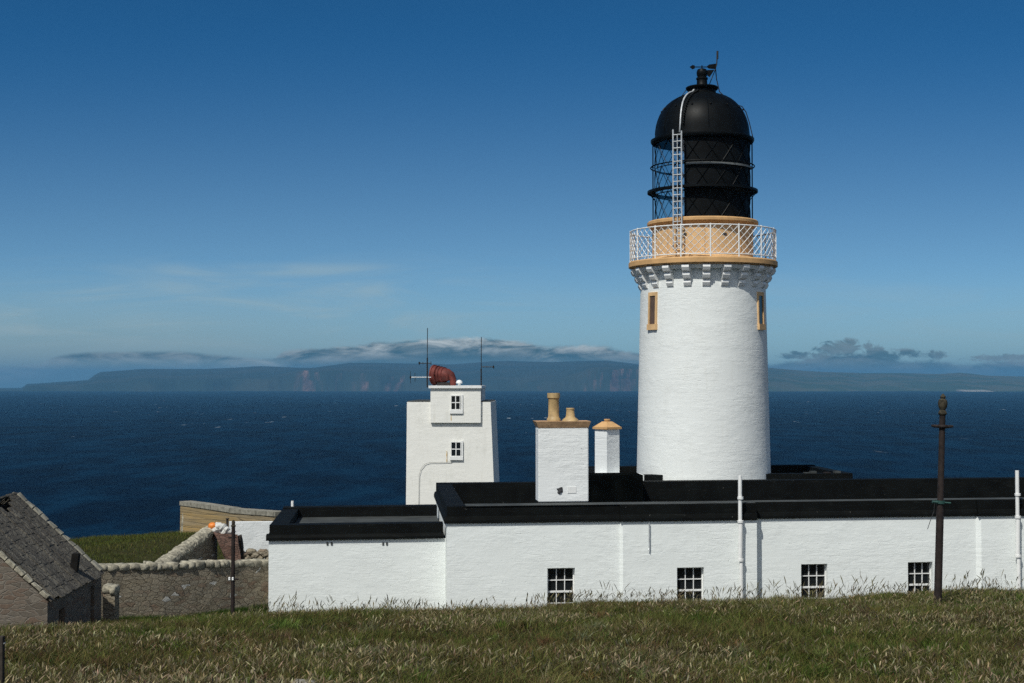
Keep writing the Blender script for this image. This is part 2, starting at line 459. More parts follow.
t.links.new(tr.outputs[0], mx.inputs[1]); t.links.new(gl.outputs[0], mx.inputs[2])
t.links.new(mx.outputs[0], t.nodes['Material Output'].inputs['Surface'])
m, t, b = material('optic glass'); M_optic = m
b.inputs['Base Color'].default_value = (.55, .68, .66, 1); b.inputs['Roughness'].default_value = .15; b.inputs['Transmission Weight'].default_value = .5

# sea
m, t, b = material('sea water'); M_sea = m
co = coords(t)
wv = noise(t, co, 1 / 26.0, 8, .62, (1, 1.7, 1))
wv2 = noise(t, co, 1 / 160.0, 4, .55, (1, 2.2, 1))
wv3 = noise(t, co, 1 / 60.0, 6, .7, (1, .34, 1))
patch = noise(t, co, 1 / 1500.0, 4, .55, (1, .8, 1))
c = mixc(t, smooth(t, patch, .38, .62), (.0002, .0066, .0205), (.0005, .0125, .035))
c = mixc(t, M_(t, 'MULTIPLY', smooth(t, wv3, .44, .66), .8), c, (.0015, .0200, .048))
c = mixc(t, M_(t, 'MULTIPLY', smooth(t, wv3, .52, .34), .7), c, (.0002, .0038, .012))
cap = noise(t, co, 1 / 24.0, 3, .55, (1, .12, 1))
cap2 = noise(t, co, 1 / 420.0, 3, .6)
sy = N(t, 'ShaderNodeSeparateXYZ'); t.links.new(co, sy.inputs[0])
capm = M_(t, 'MULTIPLY', smooth(t, cap, .69, .75), M_(t, 'MULTIPLY', smooth(t, cap2, .46, .62), smooth(t, sy.outputs[1], 1500, 4000)))
c = mixc(t, M_(t, 'MULTIPLY', capm, .85), c, (.50, .57, .60))
nd = N(t, 'ShaderNodeBump'); nd.inputs['Strength'].default_value = 1; nd.inputs['Distance'].default_value = 3.4
t.links.new(M_(t, 'ADD', M_(t, 'MULTIPLY', wv, .8), M_(t, 'MULTIPLY', wv2, 2.0)), nd.inputs['Height'])
df = N(t, 'ShaderNodeBsdfDiffuse'); gl = N(t, 'ShaderNodeBsdfGlossy', i_Roughness=.42); lw = N(t, 'ShaderNodeLayerWeight', i_Blend=.5)
t.links.new(c, df.inputs[0])
for q_ in (df, gl): t.links.new(nd.outputs[0], q_.inputs['Normal'])
fr = M_(t, 'ADD', .004, M_(t, 'MULTIPLY', M_(t, 'POWER', lw.outputs['Facing'], 6.0), .026))
mx = N(t, 'ShaderNodeMixShader'); t.links.new(fr, mx.inputs[0]); t.links.new(df.outputs[0], mx.inputs[1]); t.links.new(gl.outputs[0], mx.inputs[2])
t.links.new(mx.outputs[0], t.nodes['Material Output'].inputs['Surface'])

# turf and headland
m, t, b = material('rough turf'); M_turf = m
co = coords(t)
n1 = noise(t, co, .35, 6, .65); n2 = noise(t, co, 2.5, 6, .7); n3 = noise(t, co, 22, 3, .6)
c = mixc(t, smooth(t, n1, .35, .65), (.030, .036, .011), (.050, .050, .017))
c = mixc(t, smooth(t, n2, .45, .75), c, (.075, .058, .028))
c = mixc(t, smooth(t, n3, .4, .75), c, (.024, .026, .010))
t.links.new(c, b.inputs['Base Color']); b.inputs['Roughness'].default_value = .95; b.inputs['Specular IOR Level'].default_value = .1
bump(t, b, M_(t, 'ADD', n2, M_(t, 'MULTIPLY', n3, .6)), 1.0, .12)

# far island
m, t, b = material('moor and sandstone cliffs'); M_hills = m
co = coords(t)
geo = N(t, 'ShaderNodeNewGeometry')
sp = N(t, 'ShaderNodeSeparateXYZ'); t.links.new(geo.outputs['True Normal'], sp.inputs[0])
steep = smooth(t, sp.outputs[2], .62, .30)
n1 = noise(t, co, 1 / 900.0, 6, .6); n2 = noise(t, co, 1 / 300.0, 7, .75, (1, 1, 1.4))
moor = mixc(t, smooth(t, n1, .35, .7), (.022, .032, .024), (.042, .045, .032))
atr = N(t, 'ShaderNodeAttribute', attribute_name='farm')
moor = mixc(t, atr.outputs['Fac'], moor, mixc(t, smooth(t, noise(t, co, 1 / 500.0, 2, .5), .45, .55), (.045, .065, .028), (.085, .085, .045)))
rock = mixc(t, smooth(t, n2, .40, .75), (.075, .05, .042), (.34, .19, .155))
c = mixc(t, steep, moor, rock)
t.links.new(c, b.inputs['Base Color']); b.inputs['Roughness'].default_value = .95; b.inputs['Specular IOR Level'].default_value = .05

# grass blades: colour carried per blade
m, t, b = material('grass blades'); M_grass = m
ca = N(t, 'ShaderNodeAttribute', attribute_name='tint')
df = N(t, 'ShaderNodeBsdfDiffuse'); tl = N(t, 'ShaderNodeBsdfTranslucent')
t.links.new(ca.outputs['Color'], df.inputs[0]); t.links.new(ca.outputs['Color'], tl.inputs[0])
mx = N(t, 'ShaderNodeMixShader', i_0=.3)
t.links.new(df.outputs[0], mx.inputs[1]); t.links.new(tl.outputs[0], mx.inputs[2])
t.links.new(mx.outputs[0], t.nodes['Material Output'].inputs['Surface'])

# ------------------------------------------------------------------ terrain
KY = np.array([-80, -20, 0, 10, 22, 36, 41, 45, 48, 60, 70, 80, 92, 100, 108, 116, 130])
KZ = np.array([2.5, -.6, -1.75, -3.2, -4.78, -6.16, -6.76, -7.35, -7.85, -7.95, -7.85, -8.3, -9.6, -16, -55, -104, -125])
A0 = at(447, 506.5, 48.0); A0.z = 0                          # front left corner of the long range
TH, PH = R(7.4), R(5.0)
DU = Vector((math.cos(TH), math.sin(TH), 0)); DV = Vector((-math.sin(PH), math.cos(PH), 0))


def B(u, v, z): return Vector((A0.x + u * DU.x + v * DV.x, A0.y + u * DU.y + v * DV.y, z))


def u_at(px, v=0.0):
    lo, hi = -30.0, 60.0
    for _ in range(50):
        mid_ = (lo + hi) / 2; p = B(mid_, v, 0)
        if p.x / p.y * 1 < (px - 512) / F * 1: lo = mid_
        else: hi = mid_
    return lo


def z_at(px, py, u, v=0.0):
    p = B(u, v, 0); return at(px, py, p.y).z


def ground(x, y):
    x = np.asarray(x, float); y = np.asarray(y, float)
    ys = y - np.clip((x + 2) * 0.12, -1.2, 3.0) * np.clip((y - 25) / 20, 0, 1)
    ys = ys + np.where((x < -14) & (y > 66), np.clip((-14 - x) * .25, 0, 9) * np.clip((y - 66) / 10, 0, 1), 0)
    z = np.interp(ys, KY, KZ)
    z = z + np.clip(x, -20, 30) * .016 * np.clip((y - 24) / 18, 0, 1)
    z = z - 0.9 * np.exp(-((ys - 48.0) / 1.3) ** 2) * np.clip((x + 2.5) / 3.0, 0, 1)
    # gentle unevenness
    z = z + .10 * np.sin(x * .55 + 1.2 * np.sin(y * .21)) * np.sin(y * .43 + .7) + .05 * np.sin(x * 1.7 + y * .9) * np.sin(y * 1.3 - x * .4)
    # bank north of the stone wall
    z = z + .42 * np.exp(-(((x + 16.0) / 3.8) ** 2 + ((y - 71) / 7) ** 2))
    return z


def gz(x, y): return float(ground(x, y))


def grid_mesh(name, xs, ys, zf, mat, smooth_=True):
    X, Y = np.meshgrid(xs, ys); Z = zf(X, Y)
    nx, ny = len(xs), len(ys)
    co_ = np.stack([X, Y, Z], -1).reshape(-1, 3)
    i = np.arange(ny - 1)[:, None] * nx + np.arange(nx - 1)[None, :]
    f = np.stack([i, i + 1, i + nx + 1, i + nx], -1).reshape(-1, 4)
    return np_mesh(name, co_, f, mat, smooth_)


def np_mesh(name, co_, f, mat, smooth_=True):
    me = bpy.data.meshes.new(name)
    me.vertices.add(len(co_)); me.vertices.foreach_set('co', co_.astype(np.float32).ravel())
    k = f.shape[1]
    me.loops.add(f.size); me.loops.foreach_set('vertex_index', f.astype(np.int32).ravel())
    me.polygons.add(len(f)); me.polygons.foreach_set('loop_start', (np.arange(len(f)) * k).astype(np.int32))
    me.polygons.foreach_set('use_smooth', np.full(len(f), smooth_))
    me.update(calc_edges=True); me.validate()
    if mat: me.materials.append(mat)
    o = bpy.data.objects.new(name, me); COL.objects.link(o)
    return o


xs = np.concatenate([np.linspace(-160, -42, 30), np.arange(-40, 45, .6), np.linspace(46, 170, 30)])
ys = np.concatenate([np.linspace(-80, 10, 30), np.arange(11, 60, .6), np.arange(60, 131, 1.5)])
tag(grid_mesh('ground', xs, ys, ground, M_turf), kind='structure')

# the sea follows the curve of the earth, so its horizon lies where it should
RE = 6.371e6
SEA = -110.0
rr = np.concatenate([[60], np.geomspace(90, 41000, 110)])
aa = np.linspace(0, 2 * np.pi, 181)
RR, AA = np.meshgrid(rr, aa)
co_ = np.stack([RR * np.sin(AA), RR * np.cos(AA), SEA - RR ** 2 / (2 * RE)], -1).reshape(-1, 3)
n_r = len(rr)
i = np.arange(len(aa) - 1)[:, None] * n_r + np.arange(n_r - 1)[None, :]
tag(np_mesh('sea', co_, np.stack([i, i + 1, i + n_r + 1, i + n_r], -1).reshape(-1, 4)[:, ::-1], M_sea), kind='structure')

# far island: skyline and shore by bearing
SKY_PTS = [(-60, 389), (22, 388.5), (27, 384), (57, 382.3), (88, 380), (93, 376), (100, 372), (143, 369), (205, 369), (262, 366), (312, 368), (349, 363), (422, 363.5), (449, 364.3),
           (491, 361.2), (511, 360.7), (552, 362.4), (580, 361), (608, 361), (640, 364), (700, 366), (766, 367.8), (793, 370), (824, 372), (863, 373), (904, 373),
           (940, 374), (961, 372.7), (974, 374), (987, 375.6), (1024, 376.5), (1100, 378), (1200, 382)]
SHORE_D = 14800.0
us = np.linspace(-60, 1200, 900)
sk = np.interp(us, *zip(*SKY_PTS))
cliff = np.interp(us, [-60, 22, 27, 90, 150, 270, 300, 420, 460, 560, 590, 640, 700, 780, 860, 1200], [0, .5, 5, 6, 10, 12, 20, 15, 10, 9, 21, 23, 18, 6, 1.0, .6])
farm = np.interp(us, [700, 800, 1200], [0, .8, 1])
rows = [(-.02, -.5, 0), (0, 0, 0), (.008, .55, 0), (.016, 1.0, 0), (.05, 1.0, .18), (.12, 1.0, .45), (.2, 1.0, .72), (.27, 1.0, 1.0), (.4, 1.0, .8), (.6, .6, .3)]
co_ = []
for j, (d, kc, kh) in enumerate(rows):
    for q, px in enumerate(us):
        Y = SHORE_D * (1 + d) + 260 * math.sin(px * .03) + 130 * math.sin(px * .11 + 1) + (60 * mnoise.noise(Vector((px * .14, j * 7, 3))) if j < 4 else 0)
        base = SEA - Y * Y / (2 * RE) - 3
        Yr = SHORE_D * 1.27
        ztop = at(px, sk[q], Yr).z - Y * Y / (2 * RE) * 0
        zs = SEA - Y * Y / (2 * RE)
        zc = min(zs + cliff[q] / F * SHORE_D, ztop)
        nz = mnoise.fractal(Vector((px * .02, d * 30, 1.3)), 1.0, 2.0, 4)
        nz2 = mnoise.fractal(Vector((px * .05, 5, 2)), 1.0, 2.0, 3)
        z = base if kc <= 0 else zs + (zc - zs) * kc * (1 + .16 * nz2)
        if kh > 0:
            z = zs + max(0, zc - zs) * (1 - kh) + (ztop - zs) * kh + (30 * nz * kh * (1 - kh) * 4)
        if kc == .6: z = zs + (ztop - zs) * .2
        co_.append((at(px, 379, Y).x, Y, z))
co_ = np.array(co_); nx = len(us)
i = np.arange(len(rows) - 1)[:, None] * nx + np.arange(nx - 1)[None, :]
hills = tag(np_mesh('hills', co_, np.stack([i, i + 1, i + nx + 1, i + nx], -1).reshape(-1, 4), M_hills, True), kind='structure')
fa = hills.data.attributes.new('farm', 'FLOAT', 'POINT'); fa.data.foreach_set('value', np.tile(farm, len(rows)).astype(np.float32))
# pale sandy beach under the eastern shore
bm = bmesh.new()
p = [at(962, 388.7, 14500), at(990, 388.7, 14500)]
zb = SEA - 14500 ** 2 / (2 * RE)
hexa(bm, [Vector((p[0].x, 14350, zb - 4)), Vector((p[1].x, 14350, zb - 4)), Vector((p[1].x, 14700, zb - 4)), Vector((p[0].x, 14700, zb - 4)),
          Vector((p[0].x, 14400, zb + 1)), Vector((p[1].x, 14400, zb + 1)), Vector((p[1].x, 14700, zb + 15)), Vector((p[0].x, 14700, zb + 15))])
M_sand = plain('pale sand', (.30, .28, .24), .9, scale=.01, bmp=0)
tag(obj('beach', bm, M_sand), kind='structure')

# haze: one closed box of even air
bm = bmesh.new(); box(bm, -43000, 43000, -43000, 43000, -420, 262)
m = bpy.data.materials.new('sea air'); m.use_nodes = True; t = m.node_tree; t.nodes.clear()
pv = N(t, 'ShaderNodeVolumePrincipled'); pv.inputs['Color'].default_value = (.165, .46, .78, 1); pv.inputs['Density'].default_value = 4.6e-5
pv.inputs['Anisotropy'].default_value = 0.0
mo = N(t, 'ShaderNodeOutputMaterial'); t.links.new(pv.outputs[0], mo.inputs['Volume'])
tag(obj('haze', bm, m), kind='stuff')

# ------------------------------------------------------------------ windows
def sash(parent, name, M, u0, u1, v, z0, z1, cols, rows, recess, bar=.028, thick=(), label=None, sill=True):
    """timber window set back in its opening: > frame, pane, sill"""
    wnd = bpy.data.objects.new(name, None); COL.objects.link(wnd); wnd.parent = parent
    inv = parent.matrix_basis.inverted()
    W = lambda u, v_, z: inv @ M(u, v_, z)
    bm = bmesh.new(); vf = v + recess; e = .045
    box(bm, u0, u0 + e, vf, vf + .06, z0, z1, W); box(bm, u1 - e, u1, vf, vf + .06, z0, z1, W)
    box(bm, u0 + e, u1 - e, vf, vf + .06, z1 - e, z1, W); box(bm, u0 + e, u1 - e, vf, vf + .06, z0, z0 + e, W)
    for k in range(1, cols):
        x = u0 + e + (u1 - u0 - 2 * e) * k / cols
        box(bm, x - bar / 2, x + bar / 2, vf + .008, vf + .05, z0 + e, z1 - e, W)
    zs_ = [z0 + e + (z1 - z0 - 2 * e) * k / rows for k in range(rows + 1)]
    us_ = [u0 + e + (u1 - u0 - 2 * e) * k / cols for k in range(cols + 1)]
    for k in range(1, rows):
        hb = (.06 if k in thick else bar) / 2
        for c_ in range(cols):
            a_ = us_[c_] + (bar / 2 if c_ else 0); b_ = us_[c_ + 1] - (bar / 2 if c_ < cols - 1 else 0)
            box(bm, a_, b_, vf + .004 - (.02 if k in thick else 0), vf + .053, zs_[k] - hb, zs_[k] + hb, W)
    obj('frame', bm, M_white, wnd)
    bm = bmesh.new(); box(bm, u0 + e * .5, u1 - e * .5, vf + .052, vf + .058, z0 + e * .5, z1 - e * .5, W)
    obj('pane', bm, M_glass, wnd)
    if sill:
        bm = bmesh.new(); box(bm, u0 - .05, u1 + .05, v - .05, vf, z0 - .09, z0 + .012, W)
        obj('sill', bm, M_white, wnd)
    if label: wnd['label'] = label
    return wnd


def wall_panel(bm, M, u0, u1, v, z0, z1, holes, depth, inner=True):
    us_ = sorted({u0, u1, *[h[0] for h in holes], *[h[1] for h in holes]})
    zs_ = sorted({z0, z1, *[h[2] for h in holes], *[h[3] for h in holes]})
    # split long strips so the bump has vertices to hold on to
    for a, b_ in zip(us_, us_[1:]):
        for c_, d in zip(zs_, zs_[1:]):
            mu, mz = (a + b_) / 2, (c_ + d) / 2
            if any(h[0] < mu < h[1] and h[2] < mz < h[3] for h in holes): continue
            bm.faces.new([bm.verts.new(M(*q)) for q in ((a, v, c_), (b_, v, c_), (b_, v, d), (a, v, d))])
    for (a, b_, c_, d) in holes:
        for q in (((a, v, c_), (a, v + depth, c_), (a, v + depth, d), (a, v, d)), ((b_, v + depth, c_), (b_, v, c_), (b_, v, d), (b_, v + depth, d)),
                  ((a, v, d), (a, v + depth, d), (b_, v + depth, d), (b_, v, d)), ((a, v + depth, c_), (a, v, c_), (b_, v, c_), (b_, v + depth, c_)),
                  ((a, v + depth, c_), (b_, v + depth, c_), (b_, v + depth, d), (a, v + depth, d))):
            bm.faces.new([bm.verts.new(M(*x)) for x in q])


# ------------------------------------------------------------------ the long whitewashed range
UE = 30.0
Z0 = -9.2
ZP = z_at(460, 506.4, u_at(460, 0), 0)               # top of parapet
ZC = z_at(460, 523.3, u_at(460, 0), 0)               # underside of cornice
DEP = 10.9
range_root = empty('keepers_house', B(0, 0, gz(*B(0, 0, 0).xy)))
tag(range_root, 'long single-storey whitewashed keepers house with a black parapet and small-paned windows', 'house')


def T(parent): 
    inv = parent.matrix_basis.inverted()
    return lambda f: (lambda u, v, z: inv @ f(u, v, z))


MB = T(range_root)(B)
u623, u757, u980 = u_at(622, 0), u_at(756, -.12), u_at(979, .2)
secs = [(0.0, u623 - .09, 0.0), (u623, u757, -.13), (u757, u980 - .15, .26), (u980, UE, .13)]
wins = []
for (a, b_, py0, py1) in ((547.2, 574.6, 568.2, 617), (676.3, 703.2, 567.6, 615), (800, 826.2, 564.2, 612), (906.4, 931, 562.2, 609)):
    for k, (s0, s1, off) in enumerate(secs):
        if s0 < u_at((a + b_) / 2, off) < s1:
            ua, ub_ = u_at(a, off), u_at(b_, off)
            wins.append((k, ua, ub_, z_at(a, py1, ua, off), z_at(a, py0, ua, off), off))
bm = bmesh.new()
for k, (s0, s1, off) in enumerate(secs):
    hs = [(w_[1], w_[2], w_[3], w_[4]) for w_ in wins if w_[0] == k]
    wall_panel(bm, MB, s0, s1, off, Z0, ZC, hs, .30)
for (ua, va, ub_, vb) in ((secs[0][1], 0, secs[1][0], -.13), (u757, -.13, u757, .26), (secs[2][1], .26, secs[3][0], .13), (UE, .13, UE, DEP), (0, DEP, 0, 0), (UE, DEP, 0, DEP)):
    bm.faces.new([bm.verts.new(MB(*q)) for q in ((ua, va, Z0), (ub_, vb, Z0), (ub_, vb, ZC), (ua, va, ZC))])
obj('wall', bm, M_wall, range_root, recalc=False)
for (k, a, b_, c_, d, off) in wins:
    sash(range_root, 'window', B, a, b_, off, c_, d, 3, 4, .17, thick=(2,))

# parapet: thick walls painted black, with a moulded cornice at the foot
PW = .62
bm = bmesh.new()
ps = [(0.0, u623 - .1, 0.0), (u623 - .1, u757, -.13), (u757, u980 - .12, .26), (u980 - .12, UE + .3, .13)]
ZL = ZC + .20                                        # top of the moulding
for (a, b_, off) in ps:
    box(bm, a + .0, b_, off + .02, PW + .3, ZL, ZP, MB)
    prof = [(off + .02, ZL + .03), (off - .05, ZL), (off - .07, ZC + .10), (off - .07, ZC), (off + .3, ZC), (off + .3, ZL + .03)]
    A_ = [bm.verts.new(MB(a - .09 if a == 0 else a, v_, z_)) for v_, z_ in prof]; Bq = [bm.verts.new(MB(b_, v_, z_)) for v_, z_ in prof]
    n_ = len(prof)
    for q in range(n_): bm.faces.new((A_[q], A_[(q + 1) % n_], Bq[(q + 1) % n_], Bq[q]))
    bm.faces.new(A_[::-1]); bm.faces.new(Bq)
# left return, back wall
box(bm, 0.003, PW - .003, PW - .0, DEP - PW, ZL, ZP - .003, MB)
prof = [(0.02, ZL + .03), (-.05, ZL), (-.085, ZC + .10), (-.085, ZC), (.3, ZC), (.3, ZL + .03)]
A_ = [bm.verts.new(MB(x, .05, z_)) for x, z_ in prof]; Bq = [bm.verts.new(MB(x, DEP + .09, z_)) for x, z_ in prof]
for q in range(6): bm.faces.new((A_[q], A_[(q + 1) % 6], Bq[(q + 1) % 6], Bq[q]))
bm.faces.new(A_[::-1]); bm.faces.new(Bq)
box(bm, 0.0, UE, DEP - PW, DEP, ZC, ZP + .02, MB)
# upstands lining the inside of the back and left walls down to the roof
box(bm, PW, UE, DEP - PW - .012, DEP - PW + .3, ZP - 1.2, ZP - .05, MB); box(bm, PW - .3, PW + .012, PW + .31, DEP - PW - .014, ZP - 1.2, ZP - .05, MB)
obj('parapet', bm, M_black, range_root)
bm = bmesh.new(); box(bm, PW, UE, PW, DEP - PW, ZP - 1.25, ZP - .95, MB)
obj('roof', bm, M_blackroof, range_root)
# lighter grey strip: light on the flat parapet top put into its colour
bm = bmesh.new()
box(bm, PW + .02, u757 - .01, -.02, PW + .2, ZP + .002, ZP + .012, MB); box(bm, u757 + .01, UE, .30, PW + .28, ZP + .002, ZP + .012, MB)
obj('coping_lit_top', bm, M_roof, range_root)

# square white chimney stack
uc0, uc1 = u_at(538.4, 1.0), u_at(588.4, 1.0)
zb, zt = z_at(560, 502.2, uc0, 1.0), z_at(560, 427.8, uc0, 1.0)
ch = empty('chimney', parent=range_root)
bm = bmesh.new(); box(bm, uc0, uc1, 1.0, 1.95, zb, zt, MB); 
bmesh.ops.bevel(bm, geom=bm.edges[:], offset=.025, segments=2, affect='EDGES')
obj('stack', bm, M_chim, ch)
bm = bmesh.new(); box(bm, uc0 - .02, uc1 + .02, .80, 1.97, zb - .7, zb, MB); obj('flashing', bm, M_black, ch)
zc1 = z_at(560, 421.4, uc0, 1.0)
bm = bmesh.new()
hexa(bm, [MB(uc0, .99, zt), MB(uc1, .99, zt), MB(uc1, 1.96, zt), MB(uc0, 1.96, zt), MB(uc0 - .10, .89, zc1), MB(uc1 + .08, .89, zc1), MB(uc1 + .08, 2.06, zc1), MB(uc0 - .10, 2.06, zc1)])
obj('cap', bm, M_cap, ch)
pz = 35.0 / F * 50.0 / 35.0                           # metres per pixel on the stack
c1 = MB((u_at(553.6, 1.45)), 1.45, zc1)
hgt = z_at(553, 393, uc0, 1.45) - zc1
bm = bmesh.new()
lathe(bm, [(0, 0), (.24, 0), (.24, .07), (.205, .12), (.19, .18), (.185, hgt - .22), (.20, hgt - .19), (.225, hgt - .17), (.225, hgt), (.15, hgt), (.14, hgt - .3), (0, hgt - .3)], 28, c1)
obj('pot', bm, M_pot, ch, smooth_=True)
c2 = MB(u_at(570.3, 1.45), 1.45, zc1); h2 = z_at(570, 408, uc0, 1.45) - zc1
bm = bmesh.new()
lathe(bm, [(0, 0), (.30, 0), (.27, .06), (.18, .12), (.16, .16), (.135, h2 - .07), (.15, h2 - .05), (.14, h2), (.09, h2), (.08, h2 - .12), (0, h2 - .12)], 24, c2)
obj('short_pot', bm, M_pot, ch, smooth_=True)
bm = bmesh.new(); ux = u_at(572, 1.0)
box(bm, ux - .16, ux + .14, .985, 1.0, z_at(570, 493.4, uc0, 1), z_at(570, 487, uc0, 1), MB); obj('access_hatch', bm, M_white, ch)
bm = bmesh.new(); ux = u_at(559.5, 1.0); zz = z_at(560, 491, uc0, 1)
blob(bm, MB(ux, .995, zz), .11, .03, .10, 2, .5, 4); obj('dark_patch', bm, M_lead, ch)

# downpipes
def pipe(px, off, ytop, ycol, ybot, label):
    d_ = empty('downpipe', parent=range_root); d_['label'] = label
    u = u_at(px, off - .2); vv = off - .17
    bm = bmesh.new()
    P = lambda py, du=0.0: MB(u + du, vv, z_at(px, py, u, vv))
    tube(bm, [P(ytop), P(ycol[1] + 1)], .068, 12)
    tube(bm, [P(ycol[1] + 1, .018), P(ycol[2])], .078, 12)
    tube(bm, [P(ycol[2], .03), MB(u + .04, vv, Z0)], .066, 12)
    obj('pipe', bm, M_white, d_, smooth_=True)
    for yy in ycol:
        bm = bmesh.new(); tube(bm, [P(yy - 1.2, .012), P(yy + 1.2, .012)], .105, 12); obj('collar', bm, M_white, d_, smooth_=True)


pipe(739.7, -.13, 475.5, (498, 521.5, 560), 598, 'white downpipe beside the step in the wall')
pipe(1016.4, .13, 470.5, (494.5, 517, 556), 585, 'white downpipe near the right end of the wall')
bm = bmesh.new(); u = u_at(648.6, -.17); tube(bm, [MB(u, -.2, z_at(648, 523, u, -.17)), MB(u, -.2, z_at(648, 548, u, -.17)), MB(u - .03, -.22, z_at(648, 550, u, -.17))], .022, 8)
obj('overflow_pipe', bm, M_galv, range_root)
# raised block on the back of the roof and low upstand
ua, ub_ = u_at(590.5, 9.5), u_at(641.5, 9.5)
bm = bmesh.new(); box(bm, ua, ub_, 9.2, 10.85, ZP - 1.2, z_at(615, 475.4, ua, 9.3), MB); obj('roof_upstand', bm, M_blackroof, range_root)

# ------------------------------------------------------------------ low annex on the left
VA = .95
ul = u_at(269.5, VA)
annex = empty('annex', B(ul, VA, gz(*B(ul, VA, 0).xy)))
tag(annex, 'low flat-roofed white annex at the left end of the long house, black parapet', 'house')
MA = T(annex)(B)
ZAP = z_at(275, 525.4, ul, VA); ZAC = z_at(275, 540.6, ul, VA); VB = VA + 6.9; AW = .62
bm = bmesh.new()
wall_panel(bm, MA, ul, -.004, VA, Z0, ZAC, [], .1)
for (ua, va, ub_, vb) in ((ul, VB, ul, VA), (-.004, VB, ul, VB)):
    bm.faces.new([bm.verts.new(MA(*q)) for q in ((ua, va, Z0), (ub_, vb, Z0), (ub_, vb, ZAC), (ua, va, ZAC))])
obj('wall', bm, M_wall, annex, recalc=False)
bm = bmesh.new(); zl = ZAC + .18
ue = -.09
box(bm, ul + .02, ue, VA + .02, VA + AW, zl, ZAP, MA); box(bm, ul + .023, ul + AW, VA + AW, VB - AW, zl, ZAP - .003, MA)
box(bm, ul + .02, ue, VB - AW - .1, VB, ZAC, ZAP + .04, MA)
prof = [(VA + .03, zl + .02), (VA - .05, zl), (VA - .085, ZAC + .09), (VA - .085, ZAC), (VA + .3, ZAC), (VA + .3, zl + .02)]
A_ = [bm.verts.new(MA(ul - .085, v_, z_)) for v_, z_ in prof]; Bq = [bm.verts.new(MA(ue, v_, z_)) for v_, z_ in prof]
for q in range(6): bm.faces.new((A_[q], A_[(q + 1) % 6], Bq[(q + 1) % 6], Bq[q]))
bm.faces.new(A_[::-1]); bm.faces.new(Bq)
prof = [(ul + .03, zl + .02), (ul - .05, zl), (ul - .08, ZAC + .09), (ul - .08, ZAC + .003), (ul + .3, ZAC + .003), (ul + .3, zl + .02)]
A_ = [bm.verts.new(MA(x, VA - .03, z_)) for x, z_ in prof]; Bq = [bm.verts.new(MA(x, VB + .05, z_)) for x, z_ in prof]
for q in range(6): bm.faces.new((A_[q], A_[(q + 1) % 6], Bq[(q + 1) % 6], Bq[q]))
bm.faces.new(A_[::-1]); bm.faces.new(Bq)
obj('parapet', bm, M_black, annex)
bm = bmesh.new(); box(bm, ul + AW, ue, VA + AW, VB - AW - .1, ZAP - .55, ZAP - .34, MA); obj('roof', bm, M_roof, annex)
bm = bmesh.new(); tube(bm, [MA(ul + .35, VB - .2, ZAP + .02), MA(ul + .35, VB - .2, ZAP + .25)], .055, 10); obj('vent_pipe', bm, M_white, annex, smooth_=True)
for px in (328, 332.3, 383.5, 387.3):
    u = u_at(px, VA); zz = z_at(px, 543.6, u, VA)
    bm = bmesh.new(); box(bm, u - .03, u + .03, VA - .025, VA, zz - .05, zz + .05, MA); obj('vent_slot', bm, M_roof, annex)

# ------------------------------------------------------------------ rear range and slim chimney by the tower
rear = empty('rear_house', B(16, 13, gz(*B(16, 13, 0).xy)))
tag(rear, 'low black-topped house behind the long range, to the right of the tower foot', 'house')
MR = T(rear)(B)
vr0, vr1 = 12.6, 18.6
ura, urb = u_at(606, vr0), u_at(852, vr0)
zr = z_at(852, 473.2, urb, vr0)
bm = bmesh.new(); box(bm, ura, urb - .06, vr0 + .06, vr1 - .06, Z0, zr - .5, MR); obj('wall', bm, M_wall, rear)
bm = bmesh.new()
box(bm, ura, urb, vr0, vr0 + .5, zr - .5, zr, MR); box(bm, ura, urb, vr1 - .5, vr1, zr - .5, zr + .03, MR)
box(bm, urb - .503, urb - .003, vr0 + .5, vr1 - .5, zr - .5, zr - .003, MR); box(bm, ura + .003, ura + .5, vr0 + .5, vr1 - .5, zr - .5, zr - .003, MR)
obj('parapet', bm, M_black, rear)
bm = bmesh.new(); box(bm, ura + .5, urb - .503, vr0 + .5, vr1 - .5, zr - .5, zr - .35, MR); obj('roof', bm, M_blackroof, rear)
# roof-end bits
for px, py, k in ((806, 470.5, 0), (812, 470, 1), (826, 472.5, 2), (836, 471.5, 3)):
    u = u_at(px, vr0 + .25); z = zr
    bm = bmesh.new(); box(bm, u - .12, u + .14, vr0 + .1, vr0 + .4, z, z + .04 + .05 * (k % 2), MR); obj('roof_vent', bm, M_roof if k != 2 else M_rust, rear)
bm = bmesh.new(); box(bm, ura - .6, u_at(640, 12.2), 11.3, 12.45, Z0, z_at(620, 474.2, ura, 12.0), MR); obj('link_wall', bm, M_wall, rear)
# slim chimney with a pyramid cap
cx = u_at(607.0, 12.0); zb_ = z_at(607, 476, cx, 12.0); zt_ = z_at(607, 429, cx, 12.0)
ctr = MR(cx, 12.0, 0); hw = 12.3 / F * B(cx, 12, 0).y
sl = empty('chimney', parent=rear)


def sqr(r, z, rot=R(-5)):
    return [ctr + Vector((r * math.cos(rot + k * math.pi / 2), r * math.sin(rot + k * math.pi / 2), z)) for k in range(4)]


